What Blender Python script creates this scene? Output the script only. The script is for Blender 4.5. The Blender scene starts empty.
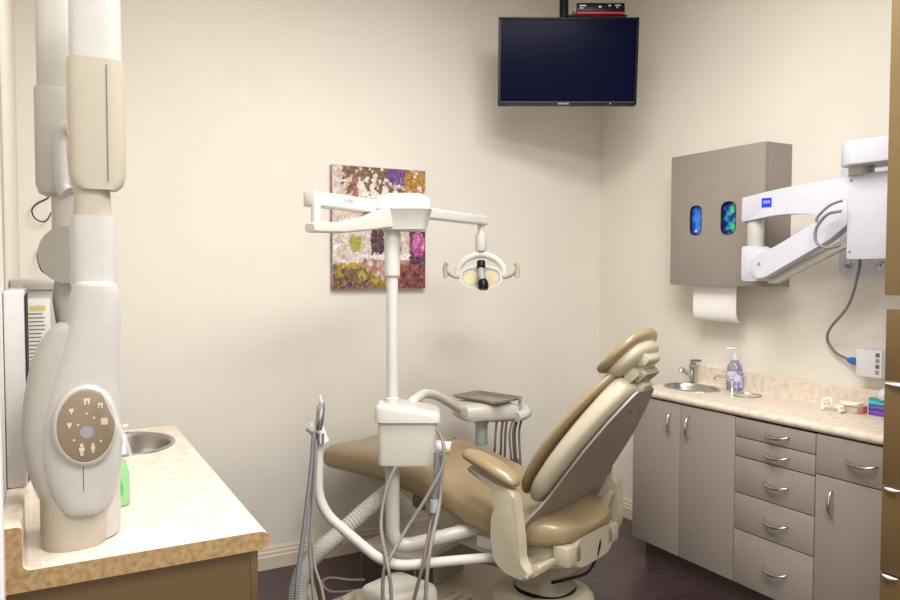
import bpy, bmesh, math, random
from mathutils import Vector, Matrix, noise
random.seed(5)
C = bpy.context.scene.collection
sc = bpy.context.scene
PI = math.pi

# ------------------------------------------------------------------ camera
CAM_H = 1.5
YAW, PITCH, ROLL = math.radians(28.8), math.radians(2.28), math.radians(.08)
FWD = Vector((math.sin(YAW)*math.cos(PITCH), math.cos(YAW)*math.cos(PITCH), -math.sin(PITCH)))
RGT = Vector((math.cos(YAW), -math.sin(YAW), 0))
UPV = RGT.cross(FWD)
cr, sr = math.cos(ROLL), math.sin(ROLL)
cx_ = RGT*cr - UPV*sr*-1
cx_ = RGT*cr + UPV*sr
cy_ = UPV*cr - RGT*sr
cam = bpy.data.cameras.new('camera'); camo = bpy.data.objects.new('camera', cam); C.objects.link(camo)
cam.sensor_width = 36; cam.lens = 743/900*36; cam.clip_start = .02
m = Matrix((cx_, cy_, -FWD)).transposed().to_4x4(); m.translation = Vector((0, 0, CAM_H)); camo.matrix_world = m
sc.camera = camo

# ------------------------------------------------------------------ world + light
w = bpy.data.worlds.new('world'); sc.world = w; w.use_nodes = True
w.node_tree.nodes['Background'].inputs[0].default_value = (1, .985, .965, 1)
w.node_tree.nodes['Background'].inputs[1].default_value = .85
def area(name, loc, sx, sy, power, col=(1, 1, 1), rot=(0, 0, 0)):
    l = bpy.data.lights.new(name, 'AREA'); l.shape = 'RECTANGLE'; l.size = sx; l.size_y = sy; l.energy = power; l.color = col
    o = bpy.data.objects.new(name, l); o.location = loc; o.rotation_euler = rot; C.objects.link(o); return o
area('ceiling_panel_light', (1.35, 1.75, 3.09), 1.2, .6, 32, (1, .985, .965))
area('ceiling_panel_light', (.9, .2, 3.09), 1.2, 1.2, 60, (1, .985, .965))
sc.view_settings.view_transform = 'Standard'; sc.view_settings.look = 'None'
sc.view_settings.exposure = .66; sc.view_settings.gamma = 1; sc.view_settings.use_curve_mapping = False

# ------------------------------------------------------------------ materials
def lin(h):
    h = h.lstrip('#'); r = []
    for i in (0, 2, 4):
        c = int(h[i:i+2], 16)/255; r.append(c/12.92 if c <= .04045 else ((c+.055)/1.055)**2.4)
    return (*r, 1)
def mat(name, col, rough=.5, metal=0, col2=None, nscale=40, nmix=(.4, .6), bump=0, bscale=200, trans=0, emit=0, spec=.5, stretch=None, coat=0, alpha=1, detail=4):
    m = bpy.data.materials.new(name); m.use_nodes = True; nt = m.node_tree; b = nt.nodes['Principled BSDF']
    b.inputs['Base Color'].default_value = lin(col); b.inputs['Roughness'].default_value = rough; b.inputs['Metallic'].default_value = metal
    b.inputs['Specular IOR Level'].default_value = spec; b.inputs['Transmission Weight'].default_value = trans; b.inputs['Coat Weight'].default_value = coat
    b.inputs['Alpha'].default_value = alpha
    if emit: b.inputs['Emission Color'].default_value = lin(col); b.inputs['Emission Strength'].default_value = emit
    tc = nt.nodes.new('ShaderNodeTexCoord'); mp = nt.nodes.new('ShaderNodeMapping'); nt.links.new(tc.outputs['Object'], mp.inputs[0])
    if stretch: mp.inputs['Scale'].default_value = stretch
    if col2 is None: # faint variation keeps every surface procedural
        col2 = col; 
    n = nt.nodes.new('ShaderNodeTexNoise'); n.inputs['Scale'].default_value = nscale; n.inputs['Detail'].default_value = detail
    r = nt.nodes.new('ShaderNodeValToRGB'); r.color_ramp.elements[0].position = nmix[0]; r.color_ramp.elements[1].position = nmix[1]
    a, c = lin(col), lin(col2)
    if col2 == col: a = tuple(v*.975 for v in a[:3])+(1,)
    r.color_ramp.elements[0].color = a; r.color_ramp.elements[1].color = c
    nt.links.new(mp.outputs[0], n.inputs[0]); nt.links.new(n.outputs[0], r.inputs[0]); nt.links.new(r.outputs[0], b.inputs['Base Color'])
    if bump:
        n2 = nt.nodes.new('ShaderNodeTexNoise'); n2.inputs['Scale'].default_value = bscale; nt.links.new(mp.outputs[0], n2.inputs[0])
        bp = nt.nodes.new('ShaderNodeBump'); bp.inputs['Strength'].default_value = bump; bp.inputs['Distance'].default_value = .002
        nt.links.new(n2.outputs[0], bp.inputs['Height']); nt.links.new(bp.outputs[0], b.inputs['Normal'])
    return m
M = dict(
 wall=mat('wall_paint', '#e2dcd0', .6, bump=.15, bscale=120, nscale=2),
 ceil=mat('ceiling_paint', '#f2efe8', .8, bump=.4, bscale=90),
 base=mat('baseboard_paint', '#dacbb8', .35),
 laminate=mat('speckled_laminate', '#e0d3c3', .32, col2='#cfbca6', nscale=38, nmix=(.42, .72), detail=8),
 laminate_shaded=mat('speckled_laminate_shaded', '#a68a60', .45, col2='#8a6c44', nscale=75, nmix=(.4, .66), detail=8),  # worktop laminate with warm shade painted into its colour
 taupe=mat('taupe_laminate', '#938980', .42),
 brown=mat('shaded_brown_laminate', '#5f492a', .45),  # cabinet laminate browned: dim warm light on camera-side faces put into the colour
 umber_shaded=mat('shaded_umber_laminate', '#6f5a38', .45),  # likewise for the wall cabinet, dim warm light painted in
 dark=mat('dark_gap', '#1c1613', .7),
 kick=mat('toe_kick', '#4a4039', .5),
 chrome=mat('brushed_steel', '#c9c6c2', .22, 1),
 tray=mat('tray_steel', '#aaa49c', .25, .85),
 steel=mat('sink_steel', '#b9b6b2', .28, 1, bump=.1),
 vinyl=mat('tan_vinyl', '#94805f', .33, bump=.1, bscale=300, coat=.3),
 shell=mat('beige_plastic', '#b5aa93', .38),
 shell_d=mat('greige_plastic', '#968b76', .45),
 rear=mat('taupe_metal_panel', '#93877a', .4, metal=.15),
 white=mat('white_enamel', '#cac7c0', .25, coat=.2),
 cream=mat('cream_enamel', '#c3beb2', .3, coat=.1),
 bright=mat('bright_white_plastic', '#d6d5d6', .3),
 arm=mat('cool_white_metal', '#cacad3', .35),
 grey=mat('grey_plastic', '#8d8e93', .45),
 tube=mat('grey_tubing', '#827c75', .5),
 tube_d=mat('dark_tubing', '#6d5f52', .5),
 tube_b=mat('bluish_tubing', '#77777c', .45),
 black=mat('black_plastic', '#06070c', .35, spec=.25),
 screen=mat('screen_glass', '#050926', .18, spec=.04),
 red=mat('red_plastic', '#c8202a', .4),
 xray=mat('xray_cream_plastic', '#a99f8f', .35),
 xray_g=mat('xray_grey_plastic', '#aba79f', .38),
 xray_w=mat('xray_white_plastic', '#b3b0aa', .3),
 xpanel=mat('bronze_control_panel', '#84735c', .35),
 clear=mat('clear_plastic_film', '#ffffff', .1, trans=.6, alpha=.3),
 paper=mat('white_paper', '#f0eee9', .7),
 ink=mat('ink_grey', '#8a8580', .7),
 ochre=mat('ochre_print', '#d9c48a', .6),
 green=mat('green_liquid_bottle', '#a5dfa6', .15, trans=.45),
 greenl=mat('green_label', '#4fb862', .4),
 bluepl=mat('blue_plastic', '#2a63b8', .35),
 bluebox=mat('blue_glove_box', '#1026b8', .3, col2='#2f8ae0', nscale=18, nmix=(.4, .62)),
 tealbox=mat('teal_glove_box', '#0b1a90', .3, col2='#2fc27a', nscale=22, nmix=(.5, .62)),
 logo=mat('blue_emblem', '#1a2fd0', .4),
 gel=mat('clear_gel_bottle', '#cfd9e8', .08, trans=.75),
 label=mat('lilac_label', '#8a86c4', .5, col2='#cfcbe8', nscale=30, nmix=(.45, .55)),
 tooth=mat('ivory_plaster', '#efecdb', .45),
 plaster=mat('beige_plaster', '#c9bb9f', .6),
 pink=mat('pink_gum_plastic', '#d8786c', .4),
 teal=mat('pale_teal_canister', '#b9cbc5', .2, trans=.3),
 amber=mat('amber_reflector', '#e8b63c', .25, col2='#f3dc8a', nscale=12),
 lens=mat('lamp_lens', '#f2f2ec', .1, trans=.6, alpha=.5),
 purple=mat('purple_blue_print', '#6a3aa8', .3, col2='#2f8ed0', nscale=22, nmix=(.47, .55), stretch=(.4, .4, 3)),
 lit=mat('lamp_panel', '#ffffff', .5, emit=1.5),
 greend=mat('green_dot', '#59c832', .5),
)
def band_mat():   # printed carton: horizontal bands of colour
    m = bpy.data.materials.new('banded_print'); m.use_nodes = True; nt = m.node_tree; b = nt.nodes['Principled BSDF']
    tc = nt.nodes.new('ShaderNodeTexCoord'); n = nt.nodes.new('ShaderNodeTexNoise'); n.inputs['Scale'].default_value = 30
    sx_ = nt.nodes.new('ShaderNodeSeparateXYZ'); ma = nt.nodes.new('ShaderNodeMapRange'); ma.inputs[1].default_value = .895; ma.inputs[2].default_value = .975
    ad = nt.nodes.new('ShaderNodeMath'); ad.operation = 'MULTIPLY_ADD'; ad.inputs[1].default_value = .25
    nt.links.new(tc.outputs['Object'], n.inputs[0]); nt.links.new(tc.outputs['Object'], sx_.inputs[0]); nt.links.new(sx_.outputs[2], ma.inputs[0])
    nt.links.new(n.outputs[0], ad.inputs[0]); nt.links.new(ma.outputs[0], ad.inputs[2])
    r = nt.nodes.new('ShaderNodeValToRGB'); e = r.color_ramp.elements; e[0].position = .1; e[0].color = lin('#5a2c96'); e[1].position = 1.1; e[1].color = lin('#1f9a8c')
    for p, c in ((.35, '#8a4fc0'), (.5, '#2d2c78'), (.62, '#6a78c8'), (.72, '#24406e'), (.85, '#5fb4dc'), (.98, '#2fa6a8')):
        q = e.new(p); q.color = lin(c)
    nt.links.new(ad.outputs[0], r.inputs[0]); nt.links.new(r.outputs[0], b.inputs['Base Color']); b.inputs['Roughness'].default_value = .3
    return m
M['purple'] = band_mat()
# floor: dark planks
def floor_mat():
    m = bpy.data.materials.new('dark_plank_floor'); m.use_nodes = True; nt = m.node_tree; b = nt.nodes['Principled BSDF']
    tc = nt.nodes.new('ShaderNodeTexCoord'); br = nt.nodes.new('ShaderNodeTexBrick')
    br.inputs['Scale'].default_value = 1; br.inputs['Brick Width'].default_value = 1.2; br.inputs['Row Height'].default_value = .13; br.inputs['Mortar Size'].default_value = .0015
    br.inputs['Color1'].default_value = lin('#413033'); br.inputs['Color2'].default_value = lin('#4b393d'); br.inputs['Mortar'].default_value = lin('#2b1d22')
    nt.links.new(tc.outputs['Object'], br.inputs[0])
    mp = nt.nodes.new('ShaderNodeMapping'); mp.inputs['Scale'].default_value = (2.5, 16, 1); nt.links.new(tc.outputs['Object'], mp.inputs[0])
    n = nt.nodes.new('ShaderNodeTexNoise'); n.inputs['Scale'].default_value = 2.2; n.inputs['Detail'].default_value = 7; nt.links.new(mp.outputs[0], n.inputs[0])
    mx = nt.nodes.new('ShaderNodeMix'); mx.data_type = 'RGBA'; mx.blend_type = 'MULTIPLY'; mx.inputs[0].default_value = .6
    rr = nt.nodes.new('ShaderNodeValToRGB'); rr.color_ramp.elements[0].position = .35; rr.color_ramp.elements[0].color = (.5, .42, .42, 1); rr.color_ramp.elements[1].position = .65
    nt.links.new(n.outputs[0], rr.inputs[0]); nt.links.new(br.outputs[0], mx.inputs[6]); nt.links.new(rr.outputs[0], mx.inputs[7]); nt.links.new(mx.outputs[2], b.inputs['Base Color'])
    b.inputs['Roughness'].default_value = .3
    return m
M['floor'] = floor_mat()

# ------------------------------------------------------------------ mesh helpers
def at(px, py, Z):            # a point in the room seen at that place, Z metres ahead of the camera
    return Vector((0, 0, CAM_H)) + (FWD + cx_*((px-450)/743) + cy_*((300-py)/743))*Z
def nb(): return bmesh.new()
def box(bm, x0, x1, y0, y1, z0, z1, bev=0, seg=2, mtx=None):
    r = bmesh.ops.create_cube(bm, size=1)
    vs = r['verts']
    for v in vs:
        v.co = Vector((x0+(v.co.x+.5)*(x1-x0), y0+(v.co.y+.5)*(y1-y0), z0+(v.co.z+.5)*(z1-z0)))
    if bev:
        es = list({e for v in vs for e in v.link_edges})
        rr = bmesh.ops.bevel(bm, geom=es, offset=bev, segments=seg, profile=.5, affect='EDGES')
        vs = list({v for f in rr['faces'] for v in f.verts} | {v for v in vs if v.is_valid})
    if mtx is not None:
        for v in vs:
            if v.is_valid: v.co = mtx @ v.co
    return vs
def ring_faces(bm, rings, cap=True, closed=False):
    n = len(rings[0])
    vr = [[bm.verts.new(p) for p in r] for r in rings]
    m_ = len(vr)
    for i in range(m_ if closed else m_-1):
        a, b = vr[i], vr[(i+1) % m_]
        for j in range(n):
            try: bm.faces.new((a[j], a[(j+1) % n], b[(j+1) % n], b[j]))
            except ValueError: pass
    if cap and not closed:
        bm.faces.new(vr[0][::-1]); bm.faces.new(vr[-1])
def tube(bm, pts, r, n=12, smooth=0, cap=True, radii=None, flat=1):
    pts = [Vector(p) for p in pts]
    if smooth: pts = spline(pts, smooth)
    if radii is not None and smooth:
        k = len(radii)-1; L = len(pts)-1
        radii = [radii[min(int(i*k/L), k-1)]*(1-(i*k/L-min(int(i*k/L), k-1)))+radii[min(int(i*k/L), k-1)+1]*(i*k/L-min(int(i*k/L), k-1)) for i in range(L+1)]
    rings = []; t0 = (pts[1]-pts[0]).normalized()
    u = t0.orthogonal().normalized()
    for i, p in enumerate(pts):
        if i == 0: t = t0
        elif i == len(pts)-1: t = (pts[i]-pts[i-1]).normalized()
        else: t = (pts[i+1]-pts[i-1]).normalized()
        u = (u - t*u.dot(t)).normalized(); v = t.cross(u)
        rad = radii[i] if radii is not None else r
        rings.append([p+(u*math.cos(2*PI*k/n)+v*math.sin(2*PI*k/n)*flat)*rad for k in range(n)])
    ring_faces(bm, rings, cap)
def spline(pts, k):
    out = []; P = [pts[0]]+list(pts)+[pts[-1]]
    for i in range(1, len(P)-2):
        a, b, c, d = P[i-1], P[i], P[i+1], P[i+2]
        for j in range(k):
            t = j/k
            out.append(.5*((2*b)+(-a+c)*t+(2*a-5*b+4*c-d)*t*t+(-a+3*b-3*c+d)*t**3))
    out.append(P[-2]); return out
def fillet(pts, r, k=6):      # straight runs joined by round bends
    pts = [Vector(p) for p in pts]; out = [pts[0]]
    for i in range(1, len(pts)-1):
        a, b, c = pts[i-1], pts[i], pts[i+1]
        d1, d2 = (a-b), (c-b); q = min(r, d1.length*.45, d2.length*.45)
        p, s = b+d1.normalized()*q, b+d2.normalized()*q
        for j in range(k+1):
            t = j/k; out.append(p*(1-t)**2+b*2*t*(1-t)+s*t*t)
    out.append(pts[-1]); return out
def lathe(bm, prof, n=24, center=(0, 0, 0), mtx=None):   # prof: (r, z)
    cx, cy, cz = center; rings = []
    for r, z in prof:
        rings.append([Vector((cx+max(r, 1e-4)*math.cos(2*PI*k/n), cy+max(r, 1e-4)*math.sin(2*PI*k/n), cz+z)) for k in range(n)])
    if mtx is not None: rings = [[mtx @ p for p in r] for r in rings]
    ring_faces(bm, rings)
def sring(cx, cy, hx, hy, n=28, p=2.6):  # superellipse outline
    out = []
    for k in range(n):
        a = 2*PI*k/n; c, s = math.cos(a), math.sin(a)
        out.append((cx+hx*math.copysign(abs(c)**(2/p), c), cy+hy*math.copysign(abs(s)**(2/p), s)))
    return out
def prism(bm, poly, h0, h1, f, bev=0, seg=2):   # poly in 2-D, f(a,b,h) -> point
    n = len(poly)
    a = [bm.verts.new(f(x, y, h0)) for x, y in poly]; b = [bm.verts.new(f(x, y, h1)) for x, y in poly]
    fs = [bm.faces.new(a[::-1]), bm.faces.new(b)]
    for i in range(n): fs.append(bm.faces.new((a[i], a[(i+1) % n], b[(i+1) % n], b[i])))
    if bev:
        es = list(set(fs[0].edges) | set(fs[1].edges))
        bmesh.ops.bevel(bm, geom=es, offset=bev, segments=seg, profile=.5, affect='EDGES')
def rpoly(pts, r, k=5):       # round the corners of a 2-D outline
    out = []; n = len(pts)
    for i in range(n):
        a, b, c = Vector(pts[i-1]), Vector(pts[i]), Vector(pts[(i+1) % n])
        d1, d2 = a-b, c-b; q = min(r if not isinstance(r, (list, tuple)) else r[i], d1.length*.45, d2.length*.45)
        if q < 1e-5: out.append(tuple(b)); continue
        p, s = b+d1.normalized()*q, b+d2.normalized()*q
        for j in range(k+1):
            t = j/k; v = p*(1-t)**2+b*2*t*(1-t)+s*t*t; out.append(tuple(v))
    return out
def obj(name, bm, m_, parent=None, smooth=True, world=False, sub=0):
    bmesh.ops.recalc_face_normals(bm, faces=bm.faces)
    me = bpy.data.meshes.new(name)
    if world and parent is not None:
        mw = FR[parent.name].inverted()
        bm.transform(mw)
    bm.to_mesh(me); bm.free()
    o = bpy.data.objects.new(name, me); C.objects.link(o)
    for q in (m_ if isinstance(m_, (list, tuple)) else [m_]): me.materials.append(q)
    if parent is not None:
        o.parent = parent; FR[o.name] = FR[parent.name]
    else: FR[o.name] = Matrix.Identity(4)
    if smooth:
        for p in me.polygons: p.use_smooth = True
        try:
            me.set_sharp_from_angle(angle=math.radians(38))
        except Exception: pass
    if sub:
        s = o.modifiers.new('sub', 'SUBSURF'); s.levels = sub; s.render_levels = sub
    return o
FR = {}
def thing(name, label, cat, loc=(0, 0, 0), rot=0, group=None):
    o = bpy.data.objects.new(name, None); C.objects.link(o); o.empty_display_size = .05
    o.location = loc; o.rotation_euler = (0, 0, rot)
    FR[o.name] = Matrix.Translation(Vector(loc)) @ Matrix.Rotation(rot, 4, 'Z')
    o['label'] = label; o['category'] = cat
    if group: o['group'] = group
    return o
def tag(o, label, cat, group=None):
    o['label'] = label; o['category'] = cat
    if group: o['group'] = group
    return o
def struct(name, bm, m_, parent=None, smooth=False):
    o = obj(name, bm, m_, parent, smooth)
    o['kind'] = 'structure'; return o
def text(body, size, m_, mtx, parent, name='lettering', depth=.0006):
    cu = bpy.data.curves.new(name, 'FONT'); cu.body = body; cu.size = size; cu.align_x = 'CENTER'; cu.align_y = 'CENTER'; cu.extrude = depth/2
    t = bpy.data.objects.new('tmp', cu); C.objects.link(t)
    me = bpy.data.meshes.new_from_object(t.evaluated_get(bpy.context.evaluated_depsgraph_get()))
    bpy.data.objects.remove(t)
    me.transform(FR[parent.name].inverted() @ mtx)
    o = bpy.data.objects.new(name, me); C.objects.link(o); me.materials.clear(); me.materials.append(m_); o.parent = parent; FR[o.name] = FR[parent.name]
    return o
def basis(o, x, y, z):
    m_ = Matrix((Vector(x), Vector(y), Vector(z))).transposed().to_4x4(); m_.translation = Vector(o); return m_

# ================================================================== the room
RX, BY, CZ = 3.1, 3.67, 3.12
b = nb(); box(b, -1.3, RX+.1, -1.6, BY+.1, -.05, 0); struct('floor', b, M['floor'])
b = nb(); box(b, -1.3, RX+.1, -1.6, BY+.1, CZ, CZ+.05); struct('ceiling', b, M['ceil'])
b = nb(); box(b, -.18, RX+.1, BY, BY+.1, 0, CZ); struct('wall_back', b, M['wall'])
b = nb(); box(b, RX, RX+.1, -1.6, BY, 0, CZ); struct('wall_right', b, M['wall'])
b = nb(); box(b, -.18, -.08, 1.62, BY, 0, CZ); struct('wall_left', b, M['wall'])
b = nb(); box(b, -1.3, -.18, 1.62, 1.72, 0, CZ); struct('wall_hall', b, M['wall'])
def board(name, x0, y0, x1, y1, nx, ny):
    b = nb(); prof = [(0, 0), (.018, 0), (.018, .062), (.014, .07), (.014, .082), (.009, .092), (.009, .1), (.004, .112), (0, .112)]
    rings = [[Vector((x+nx*d, y+ny*d, z)) for d, z in prof] for x, y in ((x0, y0), (x1, y1))]
    ring_faces(b, rings); return struct(name, b, M['base'])
board('baseboard_back', -.08, BY, RX-.018, BY, 0, -1)
board('baseboard_right', RX, 2.885, RX, BY-.018, -1, 0)
b = nb(); box(b, -.1, -.07, 1.56, 1.625, 0, 2.9, .003); struct('trim_1', b, M['bright'])
for k, (lx_, ly_) in enumerate(((1.35, 1.75), (.9, .2))):
    t = thing('ceiling_light', ['recessed ceiling light panel over the dental chair', 'recessed ceiling light panel nearest the doorway, close to the viewer'][k], 'ceiling light', (lx_, ly_, CZ))
    b = nb(); box(b, lx_-.64, lx_+.64, ly_-.34, ly_-.3, CZ-.022, CZ); box(b, lx_-.64, lx_+.64, ly_+.3, ly_+.34, CZ-.022, CZ)
    box(b, lx_-.64, lx_-.6, ly_-.3, ly_+.3, CZ-.022, CZ); box(b, lx_+.6, lx_+.64, ly_-.3, ly_+.3, CZ-.022, CZ); obj('frame', b, M['bright'], t, False, True)
    b = nb(); box(b, lx_-.6, lx_+.6, ly_-.3, ly_+.3, CZ-.012, CZ-.001); obj('diffuser', b, M['lit'], t, False, True)

# ================================================================== right counter run
X0 = 2.698
def bow(parent, p, axis, out, L=.105, h=.026, m_=None, name='handle', drop=.014, r=.0068):
    p, axis, out = Vector(p), Vector(axis).normalized(), Vector(out).normalized()
    down = Vector((0, 0, -1)) if abs(axis.z) < .5 else Vector((0, 0, 0))
    pts, rad = [], []
    for i in range(17):
        s = -1+i/8; q = 1-s*s
        pts.append(p+axis*s*L/2+out*(h*q**.6+.001)+down*drop*q); rad.append(r*(.35+.75*q))
    b = nb(); tube(b, pts, r, 10, radii=rad)
    return obj(name, b, m_ or M['chrome'], parent, True, True)
g3 = 'taupe base cabinets under the right-hand worktop'
zb, zt_ = .115, .858
def front(parent, name, y0, y1, z0, z1, m_=None):
    b = nb(); g = .0022; box(b, X0-.018, X0, y0+g, y1-g, z0+g, z1-g, .0015); return obj(name, b, m_ or M['taupe'], parent, True, True)
def carcass(t, y0, y1, m_=None):
    b = nb(); g_ = .016; box(b, X0+.002, RX-.002, y0, y0+g_, zb, .861); box(b, X0+.002, RX-.002, y1-g_, y1, zb, .861); box(b, X0+.002, RX-.002, y0+g_, y1-g_, zb, zb+g_); box(b, RX-.012, RX-.002, y0+g_, y1-g_, zb+g_, .861); obj('carcass', b, M['taupe'], t, False, True)
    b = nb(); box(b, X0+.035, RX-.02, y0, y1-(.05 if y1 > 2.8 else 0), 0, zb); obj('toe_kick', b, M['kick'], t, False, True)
    b = nb(); box(b, X0-.001, X0+.002, y0+.001, y1-.001, zb, .861); obj('reveal', b, M['dark'], t, False, True)
t = thing('base_cabinet', 'taupe two-door base cabinet under the sink end of the right-hand worktop', 'cabinet', (2.88, 2.575, 0), 0, g3); carcass(t, 2.252, 2.9)
d = front(t, 'door', 2.575, 2.9, zb, zt_); bow(d, (X0-.018, 2.634, .757), (0, 0, 1), (-1, 0, 0), .105)
d = front(t, 'door', 2.252, 2.575, zb, zt_); bow(d, (X0-.018, 2.519, .757), (0, 0, 1), (-1, 0, 0), .105)
t = thing('drawer_cabinet', 'taupe base cabinet with a stack of five drawers, in the middle of the right-hand run', 'cabinet', (2.88, 2.056, 0), 0, g3); carcass(t, 1.861, 2.252)
zs = [.856, .77, .684, .522, .358, zb]
for i in range(5):
    d = front(t, 'drawer', 1.861, 2.252, zs[i+1], zs[i]); bow(d, (X0-.018, 2.035, (zs[i]+zs[i+1])/2+.004), (0, 1, 0), (-1, 0, 0), .115)
t = thing('base_cabinet', 'taupe base cabinet with one drawer above a door, nearest unit of the right-hand run', 'cabinet', (2.88, 1.62, 0), 0, g3); carcass(t, 1.36, 1.861)
d = front(t, 'drawer', 1.36, 1.861, .697, zt_); bow(d, (X0-.018, 1.67, .782), (0, 1, 0), (-1, 0, 0), .125)
d = front(t, 'door', 1.36, 1.861, zb, .697); bow(d, (X0-.018, 1.785, .595), (0, 0, 1), (-1, 0, 0), .11)

def postform(sign, xf, xw, y0, y1, z0, z1, bs, bt):   # worktop profile: rolled front edge, coved splash against the wall
    s = sign; T = z1; r = (z1-z0)/2
    pts = []
    for k in range(9):
        a = -PI/2+PI*k/8; pts.append((xf-s*(-r)-s*r*math.cos(a), z0+r+r*math.sin(a)))
    c = .014
    for k in range(6):
        a = PI/2*k/5; pts.append((xw-s*bt-s*c+s*c*math.sin(a), T+c-c*math.cos(a)))
    for k in range(6):
        a = PI/2*k/5; pts.append((xw-s*bt+s*.008-s*.008*math.cos(a), T+bs-.008+.008*math.sin(a)))
    pts += [(xw, T+bs), (xw, z0)]
    return pts
t = thing('worktop', 'long beige speckled worktop with a splashback along the right-hand wall', 'worktop', (2.87, 2.1, .862))
pr = postform(1, 2.668, RX-.001, 0, 0, .862, .9, .098, .02)
b = nb(); ring_faces(b, [[Vector((x, y, z)) for x, z in pr] for y in (1.33, 2.885)])
top_r = obj('top', b, M['laminate'], t, True, True)
def cutter(o, bm, shift=None):
    me = bpy.data.meshes.new('c'); bmesh.ops.recalc_face_normals(bm, faces=bm.faces); bm.transform(FR[o.name].inverted()); bm.to_mesh(me); bm.free()
    c = bpy.data.objects.new('c', me); C.objects.link(c); c.matrix_world = FR[o.name]
    md = o.modifiers.new('cut', 'BOOLEAN'); md.object = c; md.solver = 'EXACT'
    bpy.context.view_layer.update()
    dg = bpy.context.evaluated_depsgraph_get(); nm = bpy.data.meshes.new_from_object(o.evaluated_get(dg)); o.modifiers.clear(); o.data = nm
    bpy.data.objects.remove(c)
def ell(cx, cy, a, b_, z, n=40, rot=0):
    return [Vector((cx+a*math.cos(2*PI*k/n)*math.cos(rot)-b_*math.sin(2*PI*k/n)*math.sin(rot), cy+a*math.cos(2*PI*k/n)*math.sin(rot)+b_*math.sin(2*PI*k/n)*math.cos(rot), z)) for k in range(n)]
def sink(name, cx, cy, a, b_, z, dep, label, top, loc=None):
    c = nb(); ring_faces(c, [ell(cx, cy, a-.012, b_-.012, z-.08), ell(cx, cy, a-.012, b_-.012, z+.05)]); cutter(top, c)
    t = thing(name, label, 'sink', (cx, cy, z))
    bb = nb(); rings = []
    for fa, dz in ((1, .0005), (.995, .004), (.93, .005), (.9, 0), (.87, -.01), (.8, -dep*.75), (.7, -dep*.95), (.55, -dep), (.12, -dep-.003)):
        rings.append(ell(cx, cy, a*fa, b_*fa, z+dz))
    # outer skin so the bowl has thickness
    rings2 = [ell(cx, cy, a*(fa), b_*fa, z+dz) for fa, dz in ((.14, -dep-.007), (.57, -dep-.004), (.73, -dep*.97), (.82, -dep*.75), (.885, -.012), (.95, -.0003))]
    ring_faces(bb, rings+rings2, False, True); obj('bowl', bb, M['steel'], t, True, True)
    d = nb(); lathe(d, [(.02, 0), (.02, .002), (.014, .003), (.001, .001)], 20, (cx, cy, z-dep-.002)); obj('drain', d, M['chrome'], t, True, True)
    return t
sink('oval_sink', 2.915, 2.728, .12, .155, .9, .12, 'oval stainless steel sink let into the right-hand worktop', top_r)
sink('cup_sink', 2.965, 2.425, .066, .066, .9, .05, 'small round steel rinse bowl beside the gel bottle', top_r)
# faucets
def faucet(x, y):
    t = thing('faucet', 'chrome single-lever tap behind the oval sink on the right worktop', 'tap', (x, y, .9))
    b = nb(); lathe(b, [(.026, 0), (.026, .006), (.02, .012), (.019, .075), (.021, .082), (.021, .1), (.012, .106)], 20, (x, y, .9)); obj('body', b, M['chrome'], t, True, True)
    b = nb(); tube(b, fillet([(x, y, .935), (x-.06, y-.01, .96), (x-.095, y-.012, .985), (x-.105, y-.012, .965)], .02), .011, 12, radii=None); obj('spout', b, M['chrome'], t, True, True)
    b = nb(); tube(b, [(x, y, .997), (x-.012, y+.0, 1.015), (x+.03, y-.03, 1.022)], .008, 10, radii=[.018, .016, .006]); obj('lever', b, M['chrome'], t, True, True)
faucet(3.045, 2.84)
t = thing('cup_filler_tap', 'small chrome swan-neck tap in front of the gel bottle', 'tap', (2.985, 2.53, .9))
b = nb(); lathe(b, [(.016, 0), (.014, .01), (.009, .018), (.009, .05), (.006, .055)], 16, (2.985, 2.53, .9)); obj('body', b, M['chrome'], t, True, True)
b = nb(); tube(b, fillet([(2.985, 2.53, .95), (2.985, 2.53, .972), (2.95, 2.6, .974), (2.945, 2.61, .955)], .02), .005, 10); obj('spout', b, M['chrome'], t, True, True)
# gel bottle
gx, gy = 3.035, 2.56
t = thing('sanitizer_bottle', 'clear gel bottle with a white pump and lilac label on the right worktop', 'bottle', (gx, gy, .9))
b = nb(); rings = []
for z, a, d_ in ((.901, .034, .024), (.906, .038, .028), (1.0, .038, .028), (1.025, .034, .025), (1.045, .018, .016), (1.05, .014, .014), (1.058, .014, .014)):
    rings.append([Vector((gx+y_, gy+x_, z)) for x_, y_ in sring(0, 0, a, d_, 28, 2.8)])
ring_faces(b, rings); obj('bottle_body', b, M['gel'], t, True, True)
b = nb(); rings = [[Vector((gx+y_*1.02, gy+x_*1.02, z)) for x_, y_ in sring(0, 0, .038, .028, 28, 2.8)] for z in (.92, 1.0)]; ring_faces(b, rings, False)
lb = obj('label_wrap', b, M['label'], t, True, True)
b = nb(); prism(b, sring(0, 0, .02, .013, 20, 2), 0, .001, lambda p, q, h: Vector((gx-.03-h, gy-.0+p, .985+q))); obj('brand_oval', b, M['bright'], lb, False, True)
b = nb(); lathe(b, [(.016, 0), (.016, .02), (.008, .024), (.004, .026), (.004, .05), (.01, .052), (.01, .058)], 16, (gx, gy, 1.056)); tube(b, [(gx, gy, 1.11), (gx-.02, gy+.025, 1.112), (gx-.028, gy+.034, 1.104)], .005, 8); obj('pump', b, M['bright'], t, True, True)
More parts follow.
